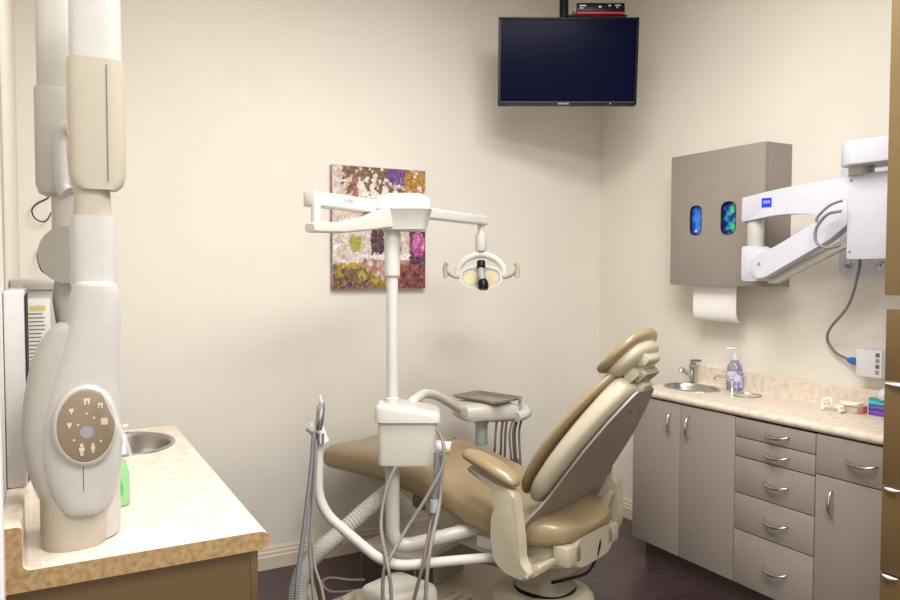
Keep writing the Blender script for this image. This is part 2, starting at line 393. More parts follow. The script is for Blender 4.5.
# dental models
mx_, my_ = 2.95, 1.97
t = thing('dental_model', 'ivory dental arch model lying on the right-hand worktop', 'dental model', (mx_, my_, .9))
b = nb(); pts = []
for k in range(13):
    a = PI*(-.15+1.3*k/12); pts.append(Vector((mx_+.03*math.sin(a)-.005, my_+.042*math.cos(a), .914)))
tube(b, pts, .007, 10, flat=1.4); obj('arch', b, M['tooth'], t, True, True)
b = nb()
for k in range(12):
    a = PI*(-.1+1.2*k/11); px_, py_ = mx_+.03*math.sin(a)-.005, my_+.042*math.cos(a)
    box(b, px_-.0045, px_+.0045, py_-.0045, py_+.0045, .919, .931, .002)
te = obj('teeth', b, M['tooth'], t, True, True)
b = nb(); tube(b, [(mx_-.01, my_+.045, .915), (mx_-.01, my_+.04, .945), (mx_-.008, my_+.01, .955), (mx_-.006, my_+.005, .925)], .005, 8, 5); obj('wire_loop', b, M['tooth'], t, True, True)
t = thing('dental_cast', 'beige plaster cast block with ivory teeth and pink end, beside the arch model', 'dental model', (3.01, 1.925, .9))
b = nb(); prism(b, rpoly([(2.985, 1.89), (3.045, 1.885), (3.05, 1.965), (2.985, 1.975)], .01), .9005, .925, lambda x, y, h: Vector((x, y, h)), .002); obj('cast_base', b, M['plaster'], t, True, True)
b = nb(); tube(b, [(3.03, 1.965, .932), (2.992, 1.955, .933), (2.985, 1.925, .936), (2.992, 1.898, .94), (3.03, 1.89, .942)], .008, 10, 5)
for k in range(7): box(b, 2.984, 2.994, 1.897+k*.01, 1.905+k*.01, .936, .948, .002)
obj('teeth', b, M['tooth'], t, True, True)
b = nb(); box(b, 3.0, 3.04, 1.876, 1.884, .903, .932, .003); obj('gum_end', b, M['pink'], t, True, True)
b = nb(); box(b, 3.02, 3.05, 1.76, 1.862, .9005, .972, .0015); tag(obj('printed_carton', b, M['purple'], None), 'small carton printed in purple and turquoise on the right-hand worktop', 'box')
t = thing('tape_roll', 'small white roll with a loose tail beside the tall drawer tower shaded brown', 'roll', (2.98, 1.74, .962))
b = nb(); prof = [(.014, -.012), (.026, -.012), (.026, .012), (.014, .012)]
ring_faces(b, [[Vector((3.03+r_*math.cos(2*PI*k/24), 1.80+h_, .989+r_*math.sin(2*PI*k/24))) for k in range(24)] for r_, h_ in prof], False, True); obj('roll', b, M['bright'], t, True, True)
b = nb(); tube(b, [(3.02, 1.79, .965), (2.97, 1.72, .967), (2.93, 1.62, .972)], .004, 8, 4); obj('tail', b, M['bright'], t, True, True)

# ================================================================== glove cabinet, towel
gx0, y0, y1, z0, z1 = 2.912, 2.305, 2.883, 1.427, 2.093
t = thing('glove_cabinet', 'taupe wall cabinet with two oval cut-outs, above the sink', 'cabinet', (3.0, 2.59, 1.427))
b = nb(); T_ = .016
box(b, gx0+.02, RX-.001, y0, y0+T_, z0, z1); box(b, gx0+.02, RX-.001, y1-T_, y1, z0, z1); box(b, gx0+.02, RX-.001, y0+T_, y1-T_, z1-T_, z1); box(b, gx0+.02, RX-.001, y0+T_, y1-T_, z0, z0+T_); box(b, RX-.01, RX-.001, y0+T_, y1-T_, z0+T_, z1-T_)
obj('carcass', b, M['taupe'], t, False, True)
b = nb(); box(b, gx0, gx0+.018, y0, y1, z0, z1, .0015); door = obj('door', b, M['taupe'], t, True, True)
ovs = [(2.712, 1.755, .038, .075), (2.508, 1.755, .045, .08)]
for (oy, oz, a, c_) in ovs:
    c = nb(); prism(c, rpoly([(oy-a, oz-c_), (oy+a, oz-c_), (oy+a, oz+c_), (oy-a, oz+c_)], a*.99, 10), gx0-.05, gx0+.05, lambda p, q, h: Vector((h, p, q))); cutter(door, c)
for (oy, oz, a, c_) in ovs:
    b = nb(); o_ = rpoly([(oy-a, oz-c_), (oy+a, oz-c_), (oy+a, oz+c_), (oy-a, oz+c_)], a*.99, 10); i_ = rpoly([(oy-a+.003, oz-c_+.003), (oy+a-.003, oz-c_+.003), (oy+a-.003, oz+c_-.003), (oy-a+.003, oz+c_-.003)], a*.99, 10)
    ring_faces(b, [[Vector((x, p, q)) for p, q in l] for x, l in ((gx0+.018, o_), (gx0-.002, o_), (gx0-.002, i_), (gx0+.018, i_))], False, True); obj('cutout_rim', b, M['dark'], door, True, True)
for k, (oy, oz, mm) in enumerate(((2.712, 1.75, M['bluebox']), (2.508, 1.75, M['tealbox']))):
    gzz = 0
    t = thing('glove_box', ['blue glove box behind the left oval cut-out of the wall cabinet', 'blue and green glove box behind the right oval cut-out of the wall cabinet'][k], 'glove box', (2.95, oy, z0+T_), 0, 'glove boxes in the wall cabinet')
    b = nb(); box(b, 2.925, 3.0, oy-.09, oy+.09, z0+T_+.0005, z0+.55, .003); obj('carton', b, mm, t, True, True)
    b = nb(); lathe(b, [(.001, 0), (.014, .004), (.018, .012), (.012, .024), (.004, .028)], 12); b.transform(Matrix.Translation((2.922, oy+.002, oz-.05)) @ Matrix.Rotation(-PI/2, 4, 'Y') @ Matrix.Scale(.4, 4)); obj('glove_cuff', b, M['bright'] if k == 0 else M['bluepl'], t, True, True)
b = nb(); pts_ = [(2.968, z0-.0), (2.966, z0-.06), (2.966, z0-.13), (2.972, z0-.16), (2.985, z0-.178), (3.0, z0-.183)]
pts2 = [(x+.002, z+.0015) for x, z in pts_]
pp = pts_+pts2[::-1]
ring_faces(b, [[Vector((x, y, z)) for x, z in pp] for y in (2.50, 2.772)]); tag(obj('paper_towel', b, M['paper'], None), 'white paper towel sheet hanging below the taupe wall cabinet', 'paper towel')

# ================================================================== microscope arm
t = thing('microscope_arm', 'white wall-mounted articulated microscope arm with a blue emblem, beside the wall cabinet', 'microscope arm', (3.09, 1.8, 1.48))
b = nb(); prism(b, rpoly([(1.58, 1.475), (2.045, 1.475), (2.045, 1.98), (1.58, 1.98)], .03), RX-.022, RX-.001, lambda p, q, h: Vector((h, p, q)), .003); wp = obj('wall_plate', b, M['arm'], t, True, True)
for (y_, z_) in ((2.0, 1.52), (1.86, 1.525)):
    b = nb(); lathe(b, [(.018, 0), (.018, .003), (.01, .004), (.009, .012), (.001, .012)], 14, mtx=Matrix.Translation((RX-.022, y_, z_)) @ Matrix.Rotation(-PI/2, 4, 'Y')); obj('bolt', b, M['chrome'], wp, True, True)
b = nb(); box(b, 2.78, RX-.02, 1.70, 1.80, 1.58, 1.86, .01); obj('wall_bracket', b, M['arm'], t, True, True)
# upper swivel
b = nb(); o_ = []
for k in range(25):
    a = PI/2+PI*k/24; o_.append((1.735+.085*math.sin(a-PI/2), 2.76+.085*math.cos(a-PI/2)))
poly = [(1.745+.075*math.cos(PI*k/16), 2.75-.075*math.sin(PI*k/16)) for k in range(17)]
poly = [(2.70, 1.45)]+[(2.765-.085*math.cos(PI*k/16*1)*1, 1.735+.085*math.sin(PI*k/16)) for k in range(17)]+[(2.85, 1.45)]
prism(b, poly, 1.9, 1.99, lambda p, q, h: Vector((p, q, h)), .006); obj('swivel_cover', b, M['arm'], t, True, True)
b = nb(); lathe(b, [(.045, 0), (.045, .035)], 24, (2.775, 1.76, 1.87)); obj('swivel_collar', b, M['cream'], t, True, True)
xa0, xa1 = 2.752, 2.85
b = nb(); box(b, xa0, xa1, 1.45, 1.8, 1.545, 1.872, .004); bx_ = obj('spring_housing', b, M['arm'], t, True, True)
for z_ in (1.575, 1.85):
    b = nb(); lathe(b, [(.006, 0), (.006, .002), (.001, .003)], 10, mtx=Matrix.Translation((xa0, 1.785, z_)) @ Matrix.Rotation(-PI/2, 4, 'Y')); obj('screw', b, M['grey'], bx_, True, True)
b = nb(); up_ = []; lo_ = []
for k in range(15):
    s = k/14; y_ = 1.78+s*(2.30-1.78)
    up_.append((y_, 1.868-.0*s-.03*s*s-.012*s)); lo_.append((y_, 1.70+.03*math.sin(s*PI)-.0*s+.03*s*.6))
prism(b, up_+[(2.30, 1.745)]+lo_[::-1], xa0+.004, xa1-.03, lambda p, q, h: Vector((h, p, q)), .004); ua = obj('upper_arm', b, M['arm'], t, True, True)
b = nb(); box(b, xa0+.0025, xa0+.0045, 2.145, 2.195, 1.775, 1.815); lg = obj('emblem', b, M['logo'], ua, False, True)
text('ZEISS', .016, M['bright'], basis((xa0+.0024, 2.17, 1.797), (0, -1, 0), (0, 0, 1), (-1, 0, 0)), lg, 'emblem_lettering')
yc_ = 2.262
b = nb(); lathe(b, [(.034, 1.60), (.036, 1.603), (.036, 1.73), (.034, 1.74)], 24, (xa0+.05, yc_, 0)); obj('elbow_column', b, M['cream'], t, True, True)
b = nb(); prism(b, rpoly([(2.215, 1.455), (2.298, 1.455), (2.298, 1.61), (2.23, 1.61), (2.18, 1.58)], .012), xa0+.005, xa1-.01, lambda p, q, h: Vector((h, p, q)), .004); obj('elbow_block', b, M['arm'], t, True, True)
b = nb(); prism(b, rpoly([(2.245, 1.468), (2.18, 1.468), (1.88, 1.62), (1.80, 1.68), (1.80, 1.78), (1.93, 1.70), (2.13, 1.60), (2.245, 1.565)], [.03, .03, .02, .0, .0, .02, .04, .05]), xa0+.0, xa0+.05, lambda p, q, h: Vector((h, p, q)), .004); fa = obj('forearm', b, M['arm'], t, True, True)
b = nb(); prism(b, [(2.2, 1.445), (2.16, 1.445), (1.83, 1.60), (1.83, 1.635), (2.2, 1.47)], xa0+.055, xa0+.09, lambda p, q, h: Vector((h, p, q)), .003); obj('forearm_underside', b, M['cream'], t, True, True)
b = nb(); lathe(b, [(.008, 0), (.008, .002), (.001, .003)], 12, mtx=Matrix.Translation((xa0, 2.2, 1.53)) @ Matrix.Rotation(-PI/2, 4, 'Y')); obj('pivot_screw', b, M['grey'], fa, True, True)
b = nb(); tube(b, [(2.70, 1.79, 1.73), (2.69, 1.84, 1.72), (2.69, 1.885, 1.67), (2.69, 1.885, 1.615), (2.69, 1.84, 1.59), (2.70, 1.79, 1.60)], .006, 10, 6); obj('cable_loop', b, M['tube_b'], t, True, True)
b = nb(); tube(b, [(2.70, 1.785, 1.77), (2.69, 1.83, 1.755), (2.69, 1.88, 1.715), (2.69, 1.885, 1.69)], .005, 10, 6); obj('cable_loop', b, M['tube_b'], t, True, True)
# outlet, plug and cord
t = thing('outlet_box', 'white surface-mounted socket box with four small outlets above the right worktop', 'socket box', (3.06, 1.9, 1.05))
b = nb(); box(b, 3.035, RX-.001, 1.82, 1.93, 1.055, 1.17, .003); ob = obj('housing', b, M['bright'], t, True, True)
for k in range(4):
    b = nb(); z_ = 1.07+k*.024; box(b, 3.0335, 3.036, 1.828, 1.845, z_, z_+.017, .001); obj('outlet', b, M['tube_d'] if k % 2 else M['grey'], ob, True, True)
t = thing('power_cord', 'grey power cord with a blue plug hanging from the microscope arm to the socket box', 'cord', (3.06, 1.96, 1.1))
b = nb(); tube(b, [(2.80, 1.775, 1.55), (2.82, 1.79, 1.5), (2.93, 1.9, 1.36), (3.02, 2.04, 1.25), (3.07, 2.085, 1.19), (3.075, 2.05, 1.14), (3.07, 2.0, 1.12), (3.065, 1.975, 1.113)], .006, 10, 7); obj('cord', b, M['tube_b'], t, True, True)
b = nb(); tube(b, [(3.065, 1.985, 1.115), (3.065, 1.965, 1.112), (3.065, 1.932, 1.11)], .015, 14, radii=[.009, .017, .017]); obj('plug', b, M['bluepl'], t, True, True)

# ================================================================== tall units at right edge, brown from painted shade
t = thing('wall_cabinet', 'wall cabinet shaded dark brown, cut off by the right edge, above the drawer tower', 'cabinet', (2.7, 1.1, 1.43))
b = nb(); box(b, 2.318, RX-.002, .85, 1.37, 1.425, 2.9); obj('carcass', b, M['umber_shaded'], t, False, True)
b = nb(); box(b, 2.3, 2.317, .85, 1.375, 1.425, 2.9, .0015); obj('door', b, M['umber_shaded'], t, True, True)
t = thing('drawer_tower', 'tall drawer tower shaded brown, cut off by the right edge of the view', 'cabinet', (2.7, 1.1, 0))
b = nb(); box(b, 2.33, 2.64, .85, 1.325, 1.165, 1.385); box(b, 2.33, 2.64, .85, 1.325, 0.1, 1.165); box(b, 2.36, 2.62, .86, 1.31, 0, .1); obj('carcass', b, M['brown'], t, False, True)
zz = [1.385, 1.155, .828, .553, .28, .1]
for i in range(5):
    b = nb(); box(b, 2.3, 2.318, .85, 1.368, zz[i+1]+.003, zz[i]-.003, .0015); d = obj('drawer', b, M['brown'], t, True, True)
    if i:
        bow(d, (2.3, 1.335 if i > 1 else 1.29, zz[i]-.004), (0, 1, 0), (-1, 0, 0), .045 if i > 1 else .15, .01, M['bright'], r=.005, drop=0)
b = nb(); box(b, 2.3185, 2.3295, .852, 1.322, .1, 1.384); obj('drawer_gap', b, M['dark'], t, False, True)

# ================================================================== TV on ceiling pole
TC = at(568, 62, 3.86); TV_R = RGT; TV_N = (-FWD*1); TV_N = Vector((-math.sin(YAW), -math.cos(YAW), 0))
tilt = math.radians(6)
tn = (TV_N*math.cos(tilt)+Vector((0, 0, -1))*math.sin(tilt)).normalized(); tu = tn.cross(TV_R).normalized()
tvm = basis(TC, TV_R, tu, tn)
t = thing('television', 'black flat television hanging from a ceiling pole in the corner', 'television', tuple(TC-Vector((0, 0, .24))), 0)
W2, H2 = .362, .222
b = nb(); box(b, -W2, W2, -H2, H2, -.035, -.004, .008, mtx=tvm); obj('rear_cover', b, M['black'], t, True, True)
b = nb()
box(b, -W2, W2, H2-.012, H2, -.006, .006, .002, mtx=tvm); box(b, -W2, -W2+.012, -H2+.018, H2-.012, -.006, .006, mtx=tvm); box(b, W2-.012, W2, -H2+.018, H2-.012, -.006, .006, mtx=tvm)
prism(b, [(-W2, -H2+.02), (W2, -H2+.02), (W2, -H2+.006), (W2*.72, -H2), (-W2*.72, -H2), (-W2, -H2+.006)], -.006, .006, lambda p, q, h: tvm @ Vector((p, q, h)))
bz = obj('bezel', b, M['black'], t, True, True)
b = nb(); box(b, -W2+.012, W2-.012, -H2+.02, H2-.012, -.005, .001, mtx=tvm); obj('screen', b, M['screen'], t, False, True)
b = nb(); box(b, -W2+.01, W2-.01, -H2+.0195, -H2+.0205, .001, .0065, mtx=tvm); obj('bezel_line', b, M['grey'], t, False, True)
text('SAMSUNG', .013, M['bright'], tvm @ Matrix.Translation((-.02, -H2+.011, .0068)), t, 'brand_lettering')
b = nb(); lathe(b, [(.003, 0), (.003, .001), (.001, .0015)], 8, mtx=tvm @ Matrix.Translation((.225, -H2+.011, .006))); obj('power_light', b, M['bright'], t, True, True)
pt = Vector((2.412, 3.2, 0)); pt = at(564, 3, 3.93)
b = nb(); lathe(b, [(.024, TC.z-.15), (.024, CZ-.03), (.06, CZ-.03), (.06, CZ)], 20, (pt.x, pt.y, 0)); obj('ceiling_pole', b, M['black'], t, True, True)
b = nb(); box(b, -.1, .1, -.1, .1, -.06, -.036, .003, mtx=tvm); tube(b, [tvm @ Vector((0, 0, -.05)), Vector((pt.x, pt.y, TC.z-.02))], .02, 10); obj('mount_plate', b, M['black'], t, True, True)
sm = basis(at(600, 15.5, 3.93), TV_R, -TV_N, (0, 0, 1)) @ Matrix.Scale(1.13, 4)
b = nb(); box(b, -.17, .115, -.06, .1, -.021, -.016, .002, mtx=sm); tube(b, [sm @ Vector((-.19, .0, -.02)), sm @ Vector((-.2, .0, -.04)), Vector((pt.x, pt.y, TC.z+.26))], .012, 8); obj('equipment_shelf', b, M['black'], t, True, True)
t = thing('set_top_box', 'thin black and red box with small white markings on the shelf above the television', 'set-top box', tuple(sm @ Vector((0, 0, -.015))))
b = nb(); box(b, -.12, .1, -.07, .08, -.006, .034, .003, mtx=sm); hb = obj('housing', b, M['black'], t, True, True)
b = nb(); box(b, -.121, .101, -.071, .081, -.0155, -.006, .002, mtx=sm); obj('lower_band', b, M['red'], t, True, True)
for x0_, x1_, z0_, z1_ in ((-.108, -.078, .018, .024), (-.108, -.09, .008, .012), (-.02, -.008, .012, .02), (.025, .035, .018, .024), (.055, .08, .02, .024), (.062, .068, .01, .016)):
    b = nb(); box(b, x0_, x1_, -.0715, -.07, z0_, z1_, mtx=sm); obj('front_marking', b, M['bright'], hb, False, True)
b = nb(); box(b, -.1215, -.12, -.05, .0, .002, .028, mtx=sm); obj('side_label', b, M['paper'], hb, False, True)

# ================================================================== painting
PX0, PX1, PZ0, PZ1 = 1.31, 1.845, 1.402, 2.041
t = thing('canvas_painting', 'canvas painting of a flowered house window, on the back wall behind the lamp arm', 'painting', (1.58, BY, PZ0))
b = nb(); box(b, PX0, PX1, BY-.035, BY-.001, PZ0, PZ1, .002); obj('stretcher', b, mat('canvas_edge', '#8d7683', .7, col2='#b79c9a', nscale=20), t, True, True)
NX, NY = 150, 176
def nz(x, y, s, o=0): return noise.noise(Vector((x*s, y*s, o)))
def hexl(h): return Vector(lin(h)[:3])
PAL = {k: hexl(v) for k, v in dict(cream='#e9ddd0', pinkw='#d3bdb2', stucco='#efe6dc', brick='#a8685c', roof='#8f6a55', dark='#3a2430', plum='#5a3048', mag='#c2389a', violet='#7a52a8', olive='#8e7a22', gold='#c9a02c', green='#5d6a2a', lime='#9bb04a', grey='#9b9a94', sill='#f2efe8', brown='#7a5136', rust='#a5543a').items()}
def paintb(u, v):   # u right, v up, 0..1
    n1 = nz(u, v, 9, 1); n2 = nz(u, v, 22, 4); n3 = nz(u, v, 45, 7); uu = u+.03*n1+.012*n2; vv = v+.03*nz(u, v, 8, 9)+.012*n3
    c = PAL['stucco'].lerp(PAL['pinkw'], max(0, min(1, .45+n2*1.3)))
    if uu < .33 and vv > .45: c = PAL['pinkw'].lerp(PAL['cream'], .5+n2)
    # brick wall area
    if .3 < uu < .95 and vv < .28: c = PAL['brick'].lerp(PAL['pinkw'], max(0, .4+n2*1.6))
    if .2 < uu < .32 and .68 < vv < .92: c = PAL['brick']
    # roof canopy
    k = .98-.22*(u-.2)
    if .26 < u < .92 and k-.2 < vv < k-.06: c = PAL['sill'].lerp(PAL['cream'], .5+n3)
    if .34 < u < .8 and k-.3 < vv < k-.2: c = PAL['grey'].lerp(PAL['sill'], max(0, .35+n3*1.5))
    # window
    if .3 < u < .86 and .28 < v < .68: c = PAL['cream'].lerp(PAL['pinkw'], .5+n2*1.3)
    if .40 < u < .54 and .28 < v < .6: c = PAL['dark'].lerp(PAL['plum'], .5+n3)
    if .58 < u < .72 and .28 < v < .6: c = PAL['plum'].lerp(PAL['grey'], max(0, .3+n3*2))
    if .47 < u < .478 and .28 < v < .6: c = PAL['brown']
    if .37 < uu < .58 and .5 < vv < .62 and n2 > -.1: c = PAL['gold'].lerp(PAL['rust'], .5+n3)
    if .29 < u < .85 and .245 < v < .285: c = PAL['sill']
    # lime pot plant
    if (uu-.24)**2/.004+(vv-.36)**2/.006 < 1: c = PAL['lime'].lerp(PAL['gold'], .4+n3*1.2)
    # flowers at top
    if v+.35*abs(n1)*1 > .9+.15*(.5-abs(u-.55)) and u > .1 and n2 > -.25: c = PAL['brown'].lerp(PAL['olive'], max(0, min(1, .4+n3*2))).lerp(PAL['plum'], .25)
    if (uu-.68)**2/.012+(vv-.94)**2/.006 < 1: c = PAL['violet'].lerp(PAL['plum'], max(0, .3+n3*1.5))
    if (uu-.88)**2/.02+(vv-.9)**2/.012 < 1 and n2 > -.2: c = PAL['gold'].lerp(PAL['rust'], max(0, min(1, .4+n3*2)))
    if u > .84 and v < .75 and v > .5 and n2 > -.1: c = PAL['plum'].lerp(PAL['dark'], .5+n3)
    if u > .82 and v <= .5 : c = PAL['plum'].lerp(PAL['dark'], max(0, min(1, .5+n2*2)))
    if (uu-.93)**2/.008+(vv-.38)**2/.012 < 1: c = PAL['mag'].lerp(PAL['pinkw'], max(0, n3*1.5))
    if u > .7 and v < .2: c = PAL['plum'].lerp(PAL['rust'], max(0, min(1, .4+n2*2)))
    # bush
    hb_ = .2-.18*max(0, u-.25)/.35+.05*n1
    if v < hb_ and u < .62: c = PAL['gold'].lerp(PAL['green'], max(0, min(1, .45+n2*1.8)))
    if v < hb_-.08+.04*n1 and u < .62: c = PAL['plum'].lerp(PAL['olive'], max(0, min(1, .4+n3*2.5)))
    return c*(1+.15*n3)
CELLS = {}
def cell(i, j):
    if (i, j) not in CELLS:
        rr = random.Random(i*7919+j*104729+11); u, v = (i+.5+.9*(rr.random()-.5))*.021, (j+.5+.9*(rr.random()-.5))*.015
        c = paintb(u+.012*(rr.random()-.5), v+.012*(rr.random()-.5))
        t_ = rr.random(); q = PAL[rr.choice(['cream', 'sill', 'plum', 'gold', 'pinkw', 'rust', 'dark'])]
        c = c.lerp(q, .22*t_*t_)*(.62+.36*rr.random()); CELLS[(i, j)] = (u, v, c, rr.random())
    return CELLS[(i, j)]
def paintc(u, v):
    i, j = int(u//.021), int(v//.015); best = []
    for a in (-1, 0, 1):
        for d in (-1, 0, 1):
            cu, cv, c, w_ = cell(i+a, j+d); du, dv = u-cu, v-cv; sk = du*.8+dv*.6 if w_ > .5 else du*.8-dv*.6
            best.append(((du*du+dv*dv*1.6+sk*sk*.6), c))
    best.sort(key=lambda q: q[0]); k_ = best[0][0]/(best[1][0]+1e-9)
    return best[0][1].lerp(best[1][1], max(0, k_-.5))
b = nb(); grid = [[b.verts.new((PX0+.002+(PX1-PX0-.004)*i/NX, BY-.0352-.0012*abs(nz(i/NX, j/NY, 50)), PZ0+.002+(PZ1-PZ0-.004)*j/NY)) for i in range(NX+1)] for j in range(NY+1)]
lay = b.loops.layers.float_color.new('paint')
for j in range(NY):
    for i in range(NX):
        f = b.faces.new((grid[j][i], grid[j][i+1], grid[j+1][i+1], grid[j+1][i]))
        for l_, (ii, jj) in zip(f.loops, ((i, j), (i+1, j), (i+1, j+1), (i, j+1))):
            c = paintc(ii/NX, jj/NY); l_[lay] = (max(0, c.x), max(0, c.y), max(0, c.z), 1)
pm = bpy.data.materials.new('oil_paint'); pm.use_nodes = True; at_ = pm.node_tree.nodes.new('ShaderNodeVertexColor'); at_.layer_name = 'paint'
pm.node_tree.links.new(at_.outputs[0], pm.node_tree.nodes['Principled BSDF'].inputs['Base Color']); pm.node_tree.nodes['Principled BSDF'].inputs['Roughness'].default_value = .45
obj('painted_canvas', b, pm, t, False, True)

# ================================================================== dental chair (own frame: x to the toes, y patient's left, z up)
CO, TH = (1.826, 2.392, 0), math.radians(111)
t = chair = thing('dental_chair', 'tan vinyl dental chair with beige shell and armrests, raised on its pedestal', 'dental chair', CO, TH)
# base
b = nb()
prism(b, rpoly([(-.34, -.2), (-.34, .2), (.1, .3), (.62, .3), (.72, .2), (.72, -.2), (.62, -.3), (.1, -.3)], .07), .0, .06, lambda p, q, h: Vector((p, q, h)), .012); base = obj('base_plate', b, M['shell'], t)
b = nb(); rings = []
for z, a, c_, cx in ((.05, .21, .18, .085), (.17, .195, .165, .085), (.195, .17, .145, .08), (.2, .13, .12, .07)):
    rings.append([Vector((x, y, z)) for x, y in sring(cx, 0, a, c_, 36, 3.5)])
ring_faces(b, rings); obj('base_housing', b, M['shell'], t)
for k in range(4):
    b = nb(); box(b, .36+k*.05, .372+k*.05, .05, .22, .058, .067, .003); obj('tread_rib', b, M['shell_d'], base)
b = nb(); box(b, .3, .62, .24, .248, .059, .0625, .001); obj('pedal_slot', b, M['dark'], base)
b = nb(); lathe(b, [(.008, 0), (.008, .003), (.002, .004)], 10, (.5, .17, .06)); obj('indicator', b, M['greend'], base)
# pedestal neck and lift arm
b = nb(); rings = []
for z, a, c_, cx in ((.19, .12, .11, .07), (.215, .12, .11, .07), (.25, .085, .085, .07), (.3, .08, .08, .07), (.34, .11, .11, .07), (.37, .14, .14, .06)):
    rings.append([Vector((x, y, z)) for x, y in sring(cx, 0, a, c_, 32, 2.6)])
ring_faces(b, rings); obj('pedestal', b, M['shell_d'], t)
b = nb(); prism(b, rpoly([(-.12, .33), (.1, .22), (.2, .27), (.5, .4), (.48, .44), (-.1, .42)], .03), -.11, .11, lambda p, q, h: Vector((p, h, q)), .01); obj('lift_arm', b, M['shell_d'], t)
b = nb(); lathe(b, [(.128, .197), (.13, .2), (.13, .204), (.12, .206)], 32, (.07, 0, 0)); obj('pedestal_gasket', b, M['black'], t)
# seat pan
def zlow(x):
    K = [(-.2, .475), (-.1, .45), (.1, .415), (.24, .445), (.45, .505), (.73, .535), (1.206, .53)]
    for (a, za), (c, zc) in zip(K, K[1:]):
        if x <= c: return za+(zc-za)*max(0, (x-a))/(c-a)
    return K[-1][1]
def ztop(x):
    K = [(-.22, .54), (-.1, .565), (.1, .565), (.3, .6), (.5, .655), (.66, .69), (.85, .69), (1.206, .655)]
    for (a, za), (c, zc) in zip(K, K[1:]):
        if x <= c: return za+(zc-za)*max(0, (x-a))/(c-a)
    return K[-1][1]
b = nb(); rings = []
for x, hw in ((-.16, .14), (-.05, .19), (.1, .2), (.3, .2), (.5, .2), (.7, .19), (.9, .17), (1.0, .13)):
    zl = zlow(x)-.012; h = .03 if x > .6 else .06-.0*x
    if x > .6: h = .018
    rings.append([Vector((x, y, z)) for y, z in sring(0, zl-h+.03, hw, h, 24, 4)])
ring_faces(b, rings); obj('seat_pan', b, M['shell'], t)
b = nb(); prism(b, rpoly([(.1, .41), (.2, .35), (.42, .37), (.52, .44), (.68, .50), (.75, .54), (.1, .45)], .03), .13, .2, lambda p, q, h: Vector((p, h, q)), .008)
prism(b, rpoly([(.1, .41), (.2, .35), (.42, .37), (.52, .44), (.68, .50), (.75, .54), (.1, .45)], .03), -.2, -.13, lambda p, q, h: Vector((p, h, q)), .008); obj('side_skirt', b, M['shell'], t)
b = nb(); prism(b, rpoly([(.55, .46), (.63, .46), (.63, .52), (.57, .53)], .02), .198, .202, lambda p, q, h: Vector((p, h, q))); obj('skirt_recess', b, M['tube_d'], t)
b = nb(); prism(b, [(.2, .375), (.27, .375), (.27, .42), (.2, .42)], .2, .202, lambda p, q, h: Vector((p, h, q))); obj('rating_plate', b, M['paper'], t)
# seat cushion
b = nb(); rings = []
prof = [(-.165, .05, .25), (-.158, .13, .6), (-.14, .18, .85), (-.11, .215, 1), (-.05, .25, 1), (.1, .27, 1), (.25, .275, 1), (.4, .275, 1), (.55, .27, 1), (.7, .262, 1), (.82, .25, 1), (.95, .24, 1), (1.08, .24, 1), (1.15, .238, 1), (1.18, .236, .98), (1.2, .23, .9), (1.21, .215, .7)]
for x, hw, th in prof:
    zt, zl = ztop(x), zlow(x); zc, hz = (zt+zl)/2, (zt-zl)/2*th
    r_ = []
    for k in range(36):
        a = 2*PI*k/36; c, s = math.cos(a), math.sin(a); y = hw*math.copysign(abs(c)**.42, c); z = hz*math.copysign(abs(s)**.58, s)
        if z > 0: z -= .028*math.exp(-(y/.13)**2)*min(1, th) * (1 if x < .3 else .5)
        r_.append(Vector((x, y, zc+z)))
    rings.append(r_)
ring_faces(b, rings); obj('seat_cushion', b, M['vinyl'], t, sub=1)
b = nb()
prism(b, rpoly([(.72, -.23), (1.13, -.19), (1.17, .0), (1.13, .19), (.74, .23)], .03), 0, .003, lambda p, q, h: Vector((p, q, ztop(p)-.012*math.exp(-(q/.13)**2)+.002+h-.03*max(0, (abs(q)-.17)/.06)**2-.6*max(0, p-.98)**1.5))); obj('toe_cover', b, mat('clear_toe_cover', '#c8a668', .2, coat=.5), t)
# back frame
SIDEP = [(-.02, .625), (-.09, .66), (-.17, .79), (-.215, .77), (-.2, .66), (-.1, .575), (-.045, .52), (-.015, .52)]
Bo, Bu, Bn = Vector((.018, 0, .595)), Vector((-.56, 0, .828)).normalized(), Vector((.828, 0, .56)).normalized()
def BF(v, u, n_): return Bo+Bu*u+Bn*n_+Vector((0, v, 0))
def bout(u, k=1):    # half width of the back at height u
    K = [(0, .16), (.04, .215), (.1, .25), (.17, .262), (.26, .258), (.36, .232), (.47, .185), (.54, .145), (.60, .10), (.62, .05)]
    for (a, za), (c, zc) in zip(K, K[1:]):
        if u <= c: return (za+(zc-za)*(u-a)/(c-a))*k
    return K[-1][1]
def backloft(us, n0, n1, k, p=.6, bulge=0, sw=0):
    b = nb(); rings = []
    for i, u in enumerate(us):
        e = 1
        q = min(i, len(us)-1-i); e = [.35, .75, .95][q] if q < 3 else 1
        hw = bout(min(max(u, 0), .619), k); nc, hn = (n0+n1)/2, (n1-n0)/2*e
        nc += .025*math.sin(PI*min(1, max(0, u/.62)))*bulge
        rr = []
        for j in range(32):
            a = 2*PI*j/32; c, s = math.cos(a), math.sin(a)
            rr.append(BF(hw*math.copysign(abs(c)**.7, c), u, nc+hn*math.copysign(abs(s)**p, s)))
        rings.append(rr)
    ring_faces(b, rings); return b
us = [.0, .01, .03, .07, .12, .2, .28, .36, .44, .5, .55, .58, .6, .61]
obj('back_cushion', backloft(us, .028, .072, 1.04, .7, .5), M['vinyl'], t, sub=1)
us2 = [.03, .04, .06, .1, .15, .22, .3, .38, .45, .51, .555, .585, .6, .607]
obj('back_shell', backloft(us2, -.05, .046, 1.0, .6), M['shell'], t, sub=1)
